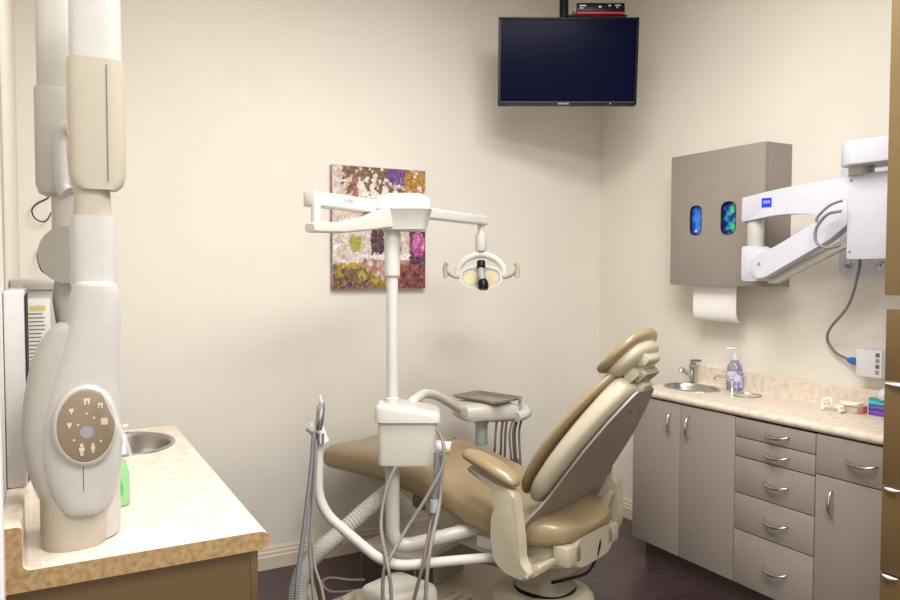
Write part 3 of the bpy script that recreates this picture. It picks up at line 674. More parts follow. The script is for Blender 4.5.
half = [(.06, .6), (.08, .585), (.145, .47), (.19, .34), (.215, .2), (.225, .12), (.245, .06), (.28, .015), (.285, -.085), (.25, -.09), (.17, -.06), (.09, -.045), (0, -.04)]
poly = half+[(-v, u) for v, u in half[::-1]][1:]+[(0, .59)]
def rearp(p, q, h):
    n_ = -.052-h
    return BF(p, q, n_)
b = nb(); prism(b, poly, 0, .008, rearp); obj('rear_panel', b, M['rear'], t)
for v, u in ((.09, .47), (-.09, .47), (.0, .49), (.17, .1), (-.17, .1), (.03, .5)):
    b = nb(); lathe(b, [(.006, 0), (.006, .002), (.001, .003)], 10, mtx=basis(BF(v, u, -.0605), (0, 1, 0), Bu, -Bn)); obj('panel_screw', b, M['tube_d'], t)
# headrest
Ho, Hu = Vector((-.302, 0, 1.18)), Vector((-.735, 0, .68)).normalized(); Hn = Vector((.68, 0, .735)).normalized()
def HF(v, u, n_): return Ho+Hu*u+Hn*n_+Vector((0, v, 0))
def hloft(L, Wd, n0, n1, bend=0, lo=0):
    b = nb(); rings = []; N = 13
    for i in range(N):
        s = -1+2*i/(N-1); s_ = math.sin(s*PI/2); u = s_*L; q = math.sqrt(max(0, 1-s_*s_))
        hw = Wd*(q**.7)+.003; hn = (n1-n0)/2*(q**.45)+.002; nc = (n0+n1)/2+bend*s_*s_
        rings.append([HF(hw*math.copysign(abs(math.cos(a))**.8, math.cos(a)), u, nc+hn*math.copysign(abs(math.sin(a))**.75, math.sin(a))) for a in [2*PI*j/28 for j in range(28)]])
    ring_faces(b, rings); return b
obj('headrest_cushion', hloft(.122, .14, -.014, .036, .014), M['vinyl'], t, sub=1)
obj('headrest_shell', hloft(.098, .115, -.058, .012, .012), M['shell'], t, sub=1)
b = nb(); prism(b, rpoly([(-.035, -.035), (.04, -.035), (.045, -.075), (.01, -.085), (-.04, -.08)], .015), -.045, .045, lambda p, q, h: HF(h, p, q), .006); obj('headrest_bracket', b, M['shell'], t)
b = nb(); prism(b, rpoly([(-.045, -.05), (.01, -.05), (.01, -.09), (-.045, -.09)], .012), .045, .07, lambda p, q, h: HF(h, p, q), .008)
prism(b, rpoly([(.03, -.03), (.075, -.03), (.075, -.075), (.03, -.075)], .015), -.045, .06, lambda p, q, h: HF(h, p, q), .008); obj('headrest_knob', b, M['shell'], t)
b = nb(); prism(b, rpoly([(-.05, -.03), (.05, -.03), (.06, .03), (-.06, .03)], .01), -.105, -.08, lambda p, q, h: HF(p, q, h), .008); obj('headrest_release', b, M['shell_d'], t)
b = nb(); tube(b, [BF(0, .53, -.03), BF(0, .60, -.032), BF(0, .66, -.035), HF(0, -.06, -.05)], .014, 12, flat=1.6); obj('headrest_stem', b, M['grey'], t)
b = nb(); box(b, -.035, .035, .575, .625, -.06, -.015, .006, mtx=basis(Bo, (0, 1, 0), Bu, Bn)); obj('stem_socket', b, M['shell'], t)
# armrests
for s in (1, -1):
    b = nb(); pf = rpoly([(.215, .74), (.06, .69), (.0, .685), (-.012, .62), (-.03, .5), (-.035, .42), (-.075, .385), (-.06, .36), (.03, .365), (.085, .4), (.1, .47), (.1, .56), (.075, .63), (.11, .68), (.215, .722)], .025)
    if s < 0: pf = rpoly([(.06, .665), (-.02, .63), (-.1, .62), (-.11, .5), (-.11, .44), (-.095, .385), (-.02, .345), (.03, .37), (.04, .47), (.03, .56), (.06, .65)], .025)
    prism(b, pf, s*.285, s*.335, lambda p, q, h: Vector((p, h, q)), .012, 3); ap = obj('armrest_post', b, M['shell'], t)
    b = nb(); prism(b, rpoly([(-.1, .385), (-.02, .335), (.06, .37), (.06, .405), (-.02, .385), (-.1, .42)], .012), s*.17, s*.3, lambda p, q, h: Vector((p, h, q)), .008); obj('armrest_bracket', b, M['shell'], t)
    b = nb(); box(b, -.16, -.09, min(s*.1, s*.2), max(s*.1, s*.2), .39, .465, .008); obj('hinge_box', b, M['shell'], t)
    b = nb(); rings = []; A0, A1 = (Vector((-.01, s*.31, .703)), Vector((.25, s*.31, .785))) if s > 0 else (Vector((-.07, -.29, .64)), Vector((.07, -.29, .69)))
    for i in range(13):
        q = -1+2*i/12; q_ = math.sin(q*PI/2); e = math.sqrt(max(0, 1-q_*q_))**.55; c_ = (A0+A1)/2+(A1-A0)/2*q_+Vector((0, 0, .012*(1-q_*q_)))
        up = Vector((-.31, 0, .95))
        rings.append([c_+Vector((0, 1, 0))*(.048*e+.001)*math.cos(a)+up*(.03*e+.001)*math.sin(a) for a in [2*PI*j/20 for j in range(20)]])
    ring_faces(b, rings); obj('armrest_pad', b, M['vinyl'], t, sub=1)
# recline link and cord at the back
b = nb(); prism(b, rpoly([(-.165, .60), (-.135, .61), (-.1, .52), (-.075, .46), (-.105, .45), (-.14, .52)], .012), -.16, -.13, lambda p, q, h: Vector((p, h, q)), .004); obj('recline_link', b, M['shell_d'], t)
b = nb(); tube(b, [(-.15, -.05, .45), (-.16, -.03, .40), (-.13, .0, .31), (-.05, .04, .27), (.0, .06, .25)], .006, 8, 6); obj('motor_cord', b, M['black'], t)

# ================================================================== delivery unit: post, control box, arms (one thing)
PXY = Vector((1.222, 2.70, 0)); px_, py_ = PXY.x, PXY.y
t = thing('delivery_post', 'white delivery post with control box and bent lower arm, standing beside the chair', 'dental delivery unit', (px_, py_, .3))
b = nb(); lathe(b, [(.028, .96), (.028, .99), (.023, .995), (.023, 1.47), (.031, 1.48), (.031, 1.68)], 24, (px_, py_, 0)); obj('upper_post', b, M['white'], t, True, True)
e1 = at(393, 553, 2.96); e2 = at(462, 532, 3.02); e3 = at(500, 520, 3.1)
b = nb(); tube(b, fillet([Vector((px_, py_, .71)), Vector((px_, py_, e1.z)), e2, e3], .09, 10), .029, 20); obj('lower_post', b, M['cream'], t, True, True)
# control box: long axis along view right
bm_ = basis((px_, py_, 0), RGT, -TV_N, (0, 0, 1))
def BX(p, q, h): return bm_ @ Vector((p, q, h))
b = nb(); prism(b, rpoly([(-.052, -.08), (.178, -.08), (.178, .08), (-.052, .08)], .022), .735, .915, BX, .006, 3); cb = obj('control_box', b, M['cream'], t, True, True)
b = nb(); rings = []
for h, e in ((.905, 1.0), (.908, 1.035), (.955, 1.03), (.97, 1.0), (.978, .93)):
    o_ = rpoly([(.065-.125*e, -.09*e), (.065+.125*e, -.09*e), (.065+.125*e, .09*e), (.065-.125*e, .09*e)], .035)
    rings.append([BX(p, q, h-(.035*max(0, p-.02)/.17 if h > .94 else 0)) for p, q in o_])
ring_faces(b, rings); obj('box_lid', b, M['white'], cb, True, True)
b = nb(); tube(b, [BX(.17, -.02, .80), BX(.235, -.03, .795)], .026, 18); obj('holder_knob', b, M['white'], t, True, True)
# head at the post top
b = nb(); rings = []
for h, a0, a1, q in ((1.655, -.035, .125, .06), (1.66, -.04, .135, .068), (1.735, -.06, .155, .082), (1.738, -.065, .158, .085), (1.78, -.063, .15, .083), (1.80, -.02, .12, .06)):
    rings.append([BX(p, r_, h) for p, r_ in rpoly([(a0, -q), (a1, -q), (a1, q), (a0, q)], .03)])
ring_faces(b, rings); hd = obj('post_head', b, M['white'], t, True, True)
# lower beam from head to the pivot at left
pv = at(316, 216, 2.62); pv.z = 0
HZ = 1.66
dirb = (Vector((pv.x, pv.y, 0))-Vector((px_, py_, 0))); Lb = dirb.length; dirb.normalize(); nb_ = Vector((-dirb.y, dirb.x, 0))
b = nb(); rings = []
for s, hw, z0_, z1_ in ((-.03, .024, 1.635, 1.662), (-.02, .028, 1.632, 1.668), (.12, .03, 1.636, 1.676), (Lb-.16, .038, 1.65, 1.705), (Lb-.05, .05, 1.665, 1.75)):
    o_ = rpoly([(-hw, z0_), (hw, z0_), (hw, z1_), (-hw, z1_)], .01); base_ = Vector((pv.x, pv.y, 0))-dirb*s*-1*1
    P0 = Vector((pv.x, pv.y, 0))-dirb*s
    rings.append([P0+nb_*p+Vector((0, 0, q)) for p, q in o_])
ring_faces(b, rings); obj('swing_beam', b, M['cream'], t, True, True)

# lamp
A_ = at(311, 200, 2.64); B_ = at(482, 222, 3.5)
A_ = Vector((A_.x, A_.y, 1.753)); B_ = Vector((B_.x, B_.y, 1.735))
t = thing('operating_lamp', 'white dental operating lamp on a long bar, with amber reflector and side handles', 'dental lamp', (pv.x, pv.y, 1.67))
b = nb(); lathe(b, [(.017, 1.668), (.017, 1.735)], 16, (pv.x, pv.y, 0)); obj('pivot_pin', b, M['white'], t, True, True)
d_ = (B_-A_).normalized(); s_ = Vector((-d_.y, d_.x, 0)).normalized(); u_ = d_.cross(s_)*-1
if u_.z < 0: u_ = -u_
def bar(q0, q1, hw, hh0, hh1, r_, m_, name, sh=0):
    b = nb(); rings = []
    for P_, hh in ((q0, hh0), (q1, hh1)):
        rings.append([P_+s_*p+u_*(q+sh) for p, q in rpoly([(-hw, -hh), (hw, -hh), (hw, hh), (-hw, hh)], r_)])
    ring_faces(b, rings); return obj(name, b, m_, t, True, True)
ub = bar(A_, B_, .03, .028, .022, .012, M['white'], 'track_bar')
for k, P_ in enumerate((A_, B_)):
    b = nb(); rings = []; dd = d_*(-1 if k == 0 else 1)
    for o_, e in ((0, 1.03), (.008, 1.0), (.012, .8)):
        rings.append([P_+dd*o_+s_*p*e+u_*q*e for p, q in rpoly([(-.03, -.028 if k == 0 else -.022), (.03, -.028 if k == 0 else -.022), (.03, .028 if k == 0 else .022), (-.03, .028 if k == 0 else .022)], .012)])
    ring_faces(b, rings); obj('end_cap', b, M['white'], t, True, True)
P0 = A_+d_*.13-s_*.0305; fc = (-s_ if (-s_).dot(FWD) < 0 else s_)
text('a-dec', .024, M['grey'], basis(A_+d_*.16+fc*.0304+u_*.008, d_ if d_.dot(RGT) > 0 else -d_, u_, fc), ub, 'brand_lettering')
hx = B_-d_*.008
lampm = basis(Vector((hx.x, hx.y, 1.5)), RGT, -TV_N, (0, 0, 1))
def LF(p, q, h): return lampm @ Vector((p*.93, q, h))
zc = at(483, 275, 3.45).z-1.5
b = nb(); lathe(b, [(.016, .215), (.016, .175), (.026, .17), (.028, .1), (.022, .09)], 18, (hx.x, hx.y, 1.5)); obj('hanger', b, M['white'], t, True, True)
b = nb(); tube(b, [LF(.115, -.0, -.02), LF(.112, .0, .015), LF(.07, .0, .055), LF(0, .0, .075), LF(-.07, .0, .055), LF(-.112, .0, .015), LF(-.115, .0, -.02)], .011, 12, 5, flat=1.5); obj('yoke', b, M['white'], t, True, True)
b = nb(); rings = []
for q, a, c_ in ((.05, .03, .02), (.045, .07, .035), (.02, .098, .05), (-.01, .108, .056), (-.014, .108, .056)):
    rings.append([LF(p, q, -.03+r_) for p, r_ in sring(0, 0, a, c_, 36, 2.4)])
for q, a, c_ in ((-.014, .098, .046), (-.01, .096, .044), (.018, .085, .036), (.04, .05, .02)):
    rings.append([LF(p, q, -.03+r_) for p, r_ in sring(0, 0, a, c_, 36, 2.4)])
ring_faces(b, rings); obj('lamp_housing', b, M['white'], t, True, True)
for s in (-1, 1):
    b = nb(); rings = []
    for q, e in ((.03, .4), (.016, .8), (-.001, 1)):
        rings.append([LF(s*.05+p*e, q, -.032+r_*e) for p, r_ in sring(0, 0, .04, .032, 24, 2.2)])
    ring_faces(b, rings); obj('reflector', b, M['amber'], t, True, True)
b = nb(); rings = [[LF(p, q, -.03+r_) for p, r_ in sring(0, 0, .097, .045, 36, 2.4)] for q in (-.015, -.017)]; ring_faces(b, rings); obj('front_shield', b, M['lens'], t, True, True)
b = nb(); tube(b, [LF(0, -.02, .04), LF(0, -.035, .015)], .02, 14); obj('bulb_cap', b, M['bluepl'] if 0 else M['black'], t, True, True)
b = nb(); tube(b, [LF(0, -.03, .01), LF(.0, -.045, -.02), LF(.005, -.055, -.045)], .016, 16, radii=[.014, .02, .019]); obj('bulb_holder', b, M['grey'], t, True, True)
b = nb(); tube(b, [LF(.005, -.055, -.045), LF(.008, -.06, -.055), LF(.01, -.066, -.08), LF(.01, -.068, -.088)], .02, 18, radii=[.019, .024, .024, .02]); obj('camera_barrel', b, M['black'], t, True, True)
for s in (-1, 1):
    b = nb(); tube(b, [LF(s*.105, 0, -.03), LF(s*.13, -.01, -.032), LF(s*.16, -.03, -.018), LF(s*.178, -.045, .0)], .007, 10, 4)
    tube(b, [LF(s*.172, -.045, .035), LF(s*.182, -.045, .01), LF(s*.178, -.047, -.035)], .009, 12, 4, flat=1.2); obj('grip_handle', b, M['xray'], t, True, True)

# ------------------------------------------------ tray head
Th = at(487, 408, 3.74)
tm = basis(Th, Vector((math.cos(math.radians(-6)), math.sin(math.radians(-6)), 0)), Vector((-math.sin(math.radians(-6)), math.cos(math.radians(-6)), 0)), (0, 0, 1))
def TF(p, q, h): return tm @ Vector((p, q, h))
t = thing('instrument_console', 'white instrument console on a curved arm beyond the chair, with hanging hoses', 'dental delivery unit', tuple(Th))
b = nb(); rings = []
for p, hq, h0, h1 in ((-.165, .05, -.02, .015), (-.15, .1, -.045, .035), (-.05, .13, -.055, .045), (.08, .13, -.06, .043), (.17, .11, -.06, .0), (.2, .07, -.05, -.01)):
    rings.append([TF(p, q, h) for q, h in sring(0, (h0+h1)/2, hq, (h1-h0)/2, 24, 4)])
ring_faces(b, rings); cons = obj('console_body', b, M['cream'], t, True, True)
b = nb(); tube(b, [TF(.1, -.13, -.03), TF(.17, -.1, -.02), TF(.195, -.03, -.015), TF(.2, .05, -.02)], .026, 14, 4); obj('holder_rail', b, M['white'], t, True, True)
b = nb(); tube(b, [TF(.12, -.12, -.0), TF(.155, -.06, .03), TF(.175, -.03, .04)], .008, 10); obj('syringe', b, M['grey'], t, True, True)
b = nb(); box(b, -.16, -.06, -.14, -.13, -.034, -.024, .003); b.transform(tm); obj('grip_bar', b, M['grey'], cons, True, True)
b = nb(); st = at(422, 420, 3.2)
tube(b, fillet([Vector((px_, py_, .93))+Vector((.12, .10, 0)), at(412, 402, 3.05), at(424, 393, 3.25), at(436, 395, 3.4), TF(-.14, 0, -.002)], .06, 6), .021, 16); obj('support_arm', b, M['white'], t, True, True)
hs = [(.012, -.09), (.04, -.1), (.062, -.1), (.095, -.11), (.12, -.1), (.135, -.09), (.165, -.08), (.0, -.02)]
for k, (p, q) in enumerate(hs[:7]):
    e = TF(p+.002, q+.03, -.2-.02*k+.0); m1 = TF(p-.004+(.015 if k > 2 else 0)*-1, q+.01, -.12)
    b = nb(); tube(b, [TF(p, q, -.035), m1, e, TF(p+.02, q+.1, -.28)], .006, 8, 5); o_ = obj('hose', b, M['tube_d'] if k % 3 else M['tube'], t, True, True)
b = nb(); lathe(b, [(.03, -.04), (.036, -.045), (.036, -.07)], 18, mtx=tm @ Matrix.Translation((-.045, -.03, 0))); obj('canister_cap', b, M['cream'], t, True, True)
b = nb(); lathe(b, [(.03, -.07), (.031, -.08), (.031, -.17), (.028, -.175)], 18, mtx=tm @ Matrix.Translation((-.045, -.03, 0))); obj('canister', b, M['teal'], t, True, True)
# tray
b = nb(); tz = .04; rot = Matrix.Translation((0, 0, 0))
trm = basis(TF(.0, .0, .036), Vector((.97, .24, 0)), Vector((-.24, .97, 0)), (0, 0, 1)); trm = basis(TF(.0, -.0, .036), Vector((math.cos(.42), math.sin(.42), 0)), Vector((-math.sin(.42), math.cos(.42), 0)), (0, 0, 1))
trm = basis(TF(.0, -.0, .046), RGT @ Matrix.Rotation(0, 3, 'Z'), -TV_N, (0, 0, 1)) @ Matrix.Rotation(math.radians(-42), 4, 'Z')
rings = []
for e, h in ((0, 0), (.0, .001), (.012, .014), (.016, .014), (.016, .016), (.01, .016), (-.003, .0028), (-.003, .0028)):
    rings.append([trm @ Vector((p, q, h)) for p, q in rpoly([(-.135-e, -.09-e), (.135+e, -.09-e), (.135+e, .09+e), (-.135-e, .09+e)], .012)])
ring_faces(b, rings); tag(obj('instrument_tray', b, M['tray'], None, True), 'rectangular stainless steel tray resting on the instrument console', 'tray')

# ------------------------------------------------ assistant arm with holder and tubes
t = thing('assistant_arm', 'bent cream tube arm with instrument holder, rising in front of the chair toes', 'instrument arm', tuple(at(385, 565, 2.72)))
arm_pts = [at(318, 434, 2.72), at(318, 508, 2.72), at(388, 567, 2.70), at(470, 559, 2.85), at(512, 556, 2.98)]
b = nb(); tube(b, fillet(arm_pts, .09, 8), .0185, 18); obj('arm_tube', b, M['white'], t, True, True)
b = nb(); tube(b, [at(315, 422, 2.72), at(322, 443, 2.72)], .03, 14, radii=[.024, .028]); tube(b, [at(311, 424, 2.72), at(318, 430, 2.72)], .03, 14); obj('pivot_joint', b, M['bright'], t, True, True)
b = nb(); tube(b, [at(320, 433, 2.69), at(320, 443, 2.69)], .016, 12); obj('clamp_ring', b, M['chrome'], t, True, True)
t = thing('air_water_syringe', 'chrome syringe handpiece standing upright in the assistant arm holder', 'handpiece', tuple(at(320, 430, 2.70)))
b = nb(); tube(b, [at(319, 430, 2.68), at(320, 420, 2.68), at(321, 408, 2.68), at(322, 402, 2.68)], .012, 12, radii=[.011, .015, .016, .009]); obj('body', b, M['chrome'], t, True, True)
b = nb(); tube(b, [at(322, 404, 2.68), at(320, 397, 2.68), at(319.5, 395, 2.68)], .005, 8); obj('nozzle', b, M['bright'], t, True, True)
b = nb(); tube(b, [at(317, 420, 2.67), at(319, 409, 2.66), at(323, 403, 2.67)], .006, 8, 3); obj('lever', b, M['grey'], t, True, True)
def cable(name, pts, r, m_, label, group=None):
    b = nb(); tube(b, pts, r*.76, 10, 7); return tag(obj(name, b, m_, None, True), label, 'hose', group)
gA = 'thin hoses hanging from the assistant arm'
cable('suction_hose', [at(314, 432, 2.68), at(311, 470, 2.66), at(304, 530, 2.62), at(297, 585, 2.58), at(296, 640, 2.56)], .011, M['tube_b'], 'bluish grey hose hanging leftmost from the assistant arm holder', gA)
cable('suction_hose', [at(316, 440, 2.67), at(314, 490, 2.65), at(310, 545, 2.62), at(312, 580, 2.6), at(318, 640, 2.58)], .008, M['tube'], 'thin grey hose hanging second from left below the assistant arm', gA)
cable('suction_hose', [at(315, 436, 2.71), at(312, 500, 2.69), at(314, 560, 2.66), at(322, 590, 2.64), at(330, 640, 2.62)], .007, M['shell_d'], 'thin beige hose beside the vertical tube of the assistant arm', gA)
# tubes from the control box
gB = 'thin tubes hanging from the control box'
cable('instrument_tube', [at(437, 431, 2.88), at(443, 442, 2.8), at(443, 465, 2.78), at(428, 495, 2.76), at(406, 530, 2.73), at(390, 558, 2.67), at(383, 578, 2.66), at(384, 640, 2.66)], .009, M['tube'], 'light grey tube looping from the control box knob down across the arm', gB)
cable('instrument_tube', [at(396, 466, 2.9), at(386, 490, 2.86), at(381, 525, 2.8), at(387, 562, 2.66), at(391, 590, 2.64), at(392, 640, 2.64)], .009, M['tube'], 'grey tube hanging from beneath the control box along the post', gB)
cable('instrument_tube', [at(436, 455, 2.86), at(435, 485, 2.84), at(431, 520, 2.79), at(424, 560, 2.68), at(414, 600, 2.66), at(404, 650, 2.66)], .009, M['tube_d'], 'dark brown tube hanging from the control box knob', gB)
cable('instrument_tube', [at(442, 455, 2.84), at(440, 500, 2.8), at(430, 550, 2.68), at(426, 590, 2.65), at(424, 650, 2.65)], .010, M['tube'], 'thick grey tube hanging rightmost from the control box knob', gB)
t = thing('saliva_ejector', 'pale grey ejector valve hanging below the control box knob', 'handpiece', tuple(at(434, 520, 2.83)))
b = nb(); tube(b, [at(437, 452, 2.8), at(436, 480, 2.8), at(434, 500, 2.8), at(433, 520, 2.79)], .012, 12, radii=[.012, .01, .011, .008]); obj('body', b, M['tube_b'], t, True, True)
b = nb(); tube(b, [at(434, 500, 2.79), at(434, 512, 2.79)], .016, 12); obj('valve', b, M['teal'], t, True, True)

# corrugated hoses
def corr(name, pts, r, m_, label):
    sp = spline([Vector(p) for p in pts], 26); rad = [r*(1+(.07 if i % 2 else -.05)) for i in range(len(sp))]
    b = nb(); tube(b, sp, r, 16, radii=rad); return tag(obj(name, b, m_, None, True), label, 'hose')
corr('corrugated_hose', [at(392, 490, 3.1), at(372, 505, 3.05), at(340, 533, 2.98), at(315, 555, 2.9), at(302, 575, 2.85), at(298, 600, 2.82), at(302, 640, 2.8)], .034, M['xray_w'], 'wide white corrugated hose sweeping down from under the chair to the left')
corr('corrugated_hose', [at(362, 598, 2.86), at(352, 602, 2.88), at(345, 605, 2.92), at(315, 612, 2.9), at(306, 590, 2.86)], .034, M['shell_d'], 'beige corrugated hose lying near the floor boxes')
cable('floor_cable', [at(365, 580, 3.25), at(350, 580, 3.25), at(330, 578, 3.25), at(322, 583, 3.22), at(332, 592, 3.18), at(362, 590, 3.15)], .008, M['tube'], 'grey looped cable on the floor left of the floor boxes')

# floor boxes
def rbox(o, ang): return Matrix.Translation(Vector(o)) @ Matrix.Rotation(math.radians(ang), 4, 'Z')
t = thing('floor_box', 'rear beige floor utility box with a dark side, under the delivery post', 'utility box', (1.55, 3.1, 0), math.radians(25))
b = nb(); box(b, -.2, .17, -.13, .2, .002, .2, .006); obj('housing', b, M['shell_d'], t)
b = nb(); box(b, -.2035, -.2, -.12, .19, .01, .19); box(b, -.2, -.08, -.1335, -.13, .01, .19); obj('side_panel', b, M['kick'], t)
b = nb(); box(b, -.207, .177, -.137, .207, .195, .228, .008); obj('lid', b, M['cream'], t)
t = thing('floor_box', 'front rounded pale floor utility box, nearest the camera', 'utility box', (1.2, 2.6, 0), math.radians(20))
b = nb(); rings = []
for z, e in ((.001, 1), (.235, .985), (.256, .96), (.266, .91), (.269, .86)):
    rings.append([Vector((p, q, z)) for p, q in rpoly([(-.11*e, -.12*e), (.12*e, -.12*e), (.12*e, .12*e), (-.11*e, .12*e)], .04)])
ring_faces(b, rings); obj('cover', b, M['cream'], t)

# ================================================================== left counter
LXF = .452
t = thing('base_cabinet', 'base cabinet shaded brown, under the left-hand worktop, nearest the camera', 'cabinet', (.17, 2.3, 0))  # brown here carries the shade of the camera-facing side
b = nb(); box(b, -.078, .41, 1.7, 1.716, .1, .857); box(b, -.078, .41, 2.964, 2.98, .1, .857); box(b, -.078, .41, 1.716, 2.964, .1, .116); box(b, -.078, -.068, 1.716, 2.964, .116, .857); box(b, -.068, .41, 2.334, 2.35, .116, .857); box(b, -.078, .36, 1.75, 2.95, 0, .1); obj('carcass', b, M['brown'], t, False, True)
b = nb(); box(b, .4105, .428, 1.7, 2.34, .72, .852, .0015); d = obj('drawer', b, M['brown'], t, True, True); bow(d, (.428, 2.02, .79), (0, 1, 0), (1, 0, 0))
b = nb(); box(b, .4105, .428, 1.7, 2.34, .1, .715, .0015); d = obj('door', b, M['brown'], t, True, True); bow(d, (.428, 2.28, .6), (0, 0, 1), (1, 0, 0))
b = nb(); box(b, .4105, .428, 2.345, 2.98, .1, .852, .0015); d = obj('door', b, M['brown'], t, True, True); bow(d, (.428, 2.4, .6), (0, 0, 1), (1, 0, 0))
t = thing('worktop', 'pale speckled worktop with a splashback on the left, sink let in at its far end', 'worktop', (.19, 2.35, .858))
pr = postform(-1, LXF, -.079, 0, 0, .858, .9, .09, .036)
b = nb(); ring_faces(b, [[Vector((x, y, z)) for x, z in pr] for y in (1.686, 3.012)]); top_l = obj('top', b, M['laminate'], t, True, True)
b = nb(); ring_faces(b, [[Vector((x, y, z)) for x, z in pr] for y in (1.684, 1.6858)]); obj('shaded_end', b, M['laminate_shaded'], t, True, True)  # thin slice over the near end, coloured to look shaded
sink('oval_sink', .25, 2.765, .155, .19, .9, .14, 'oval stainless steel sink at the far end of the left worktop', top_l)
# soap bottle
sx, sy = .152, 2.05
t = thing('soap_bottle', 'green liquid soap bottle standing behind the x-ray head on the left worktop', 'bottle', (sx, sy, .9))
b = nb(); rings = []
for z, a, c_ in ((.9005, .034, .022), (.905, .038, .026), (.98, .037, .026), (1.01, .03, .022), (1.03, .014, .014), (1.05, .014, .014)):
    rings.append([Vector((sx+p, sy+q, z)) for p, q in sring(0, 0, a, c_, 24, 2.6)])
ring_faces(b, rings); obj('bottle_body', b, M['green'], t, True, True)
b = nb(); prism(b, sring(0, 0, .02, .03, 24, 2), 0, .001, lambda p, q, h: Vector((sx+p, sy-.0265-h, .95+q))); obj('label_oval', b, M['greenl'], t, False, True)
b = nb(); lathe(b, [(.016, 0), (.016, .02), (.005, .024), (.005, .045), (.012, .047), (.012, .055)], 14, (sx, sy, 1.048)); tube(b, [(sx, sy, 1.1), (sx+.035, sy, 1.102)], .005, 8); obj('pump', b, M['bright'], t, True, True)

# ================================================================== x-ray unit
ZX = 1.65; SX = ZX/743
XO = at(82, 400, ZX); XO = Vector((XO.x, XO.y, 0))
XR = Vector((XO.x, XO.y, 0)).normalized(); XP = Vector((XR.y, -XR.x, 0)); XM = basis(XO, XP, XR, (0, 0, 1)); KX = SX*XP.dot(RGT)*1.02
def XF(p, q, h): return XM @ Vector((p, q, h))
def lz(py): return at(80, py, ZX).z
def lzf(py): return at(80, py, ZX-.095).z
def xl(rows, front_, p=3, n=32):      # rows: (py, xl, xr, depth)
    b = nb(); rings = []
    for py, a, c_, dp in rows:
        hx_ = (c_-a)/2*KX; cx = ((a+c_)/2-80)*KX
        rings.append([XF(u, front_+dp/2+v, lz(py)) for u, v in sring(cx, 0, hx_, dp/2, n, p)])
    ring_faces(b, rings); return b
KXX = 0
t = thing('x_ray_unit', 'cream and white dental x-ray head on a folded arm over the left worktop', 'x-ray unit', tuple(Vector((XO.x, XO.y, .9))), -YAW)
F0 = -.085
obj('upper_arm', xl([(-40, 74, 124, .075), (60, 73, 125, .08), (74, 73, 125, .08)], F0+.03, 3.5), M['xray_w'], t, True, True)
obj('upper_arm_cover', xl([(66, 71, 127, .1), (70, 70, 127.5, .105), (150, 70.5, 127.5, .105), (178, 71, 127, .1), (187, 74, 124, .09), (192, 82, 118, .06)], F0+.02, 4), M['xray'], t, True, True)
b = nb(); box(b, (108.5-80)*KX, (109.2-80)*KX, F0+.0175, F0+.021, lz(184), lz(72)); b.transform(XM); obj('cover_seam', b, M['tube_d'], t, False, True)
b = nb(); box(b, (97-80)*KX, (108-80)*KX, F0+.04, F0+.07, lz(196), lz(190), .001); b.transform(XM); obj('latch', b, M['tube_d'], t, False, True)
obj('neck', xl([(188, 76, 111, .07), (218, 74, 113, .07)], F0+.03, 2.6), M['xray'], t, True, True)
obj('neck_sleeve', xl([(217, 71, 115, .085), (219, 70.5, 115.5, .09), (286, 71, 117, .09)], F0+.022, 2.8), M['xray_w'], t, True, True)
obj('head_front', xl([(280, 76, 112, .08), (284, 72, 117, .1), (300, 69, 120.5, .11), (330, 64, 119.5, .115), (360, 54, 118, .12), (385, 45, 118, .125), (410, 38, 119, .13), (440, 36, 120, .125), (465, 39, 118, .12), (485, 46, 113, .11), (500, 54, 106, .095), (508, 62, 98, .07)], F0-.005, 2.5), M['xray_w'], t, True, True, sub=1)
obj('head_shell', xl([(318, 58, 90, .07), (330, 47, 104, .09), (345, 36, 112, .11), (370, 29, 117, .125), (400, 23, 119.5, .13), (430, 21, 121, .13), (455, 24, 120, .125), (480, 31, 116.5, .12), (500, 41, 110, .115), (514, 53, 102, .1), (521, 66, 92, .07)], F0+.012, 2.5), M['xray_g'], t, True, True, sub=1)
obj('cone_sleeve', xl([(480, 38, 104, .11), (525, 38, 103, .11), (540, 40, 101, .105), (544, 44, 97, .095)], F0+.008, 2.2), M['xray'], t, True, True)
b = nb(); R_ = 37.5*KX
lathe(b, [(R_*.9, .9005), (R_*.98, .905), (R_, .915), (R_, 1.12), (R_*.9, 1.14)], 40, (XO.x, XO.y, 0)); b.transform(Matrix.Translation(XM.to_3x3() @ Vector((0, .025, 0)))); obj('cone', b, M['xray_w'], t, True, True)
b = nb(); tube(b, [XF(0, F0-.0052, lzf(466)), XF(0, F0-.0052, lzf(494))], .0008, 6); obj('head_seam', b, M['tube_d'], t, False, True)
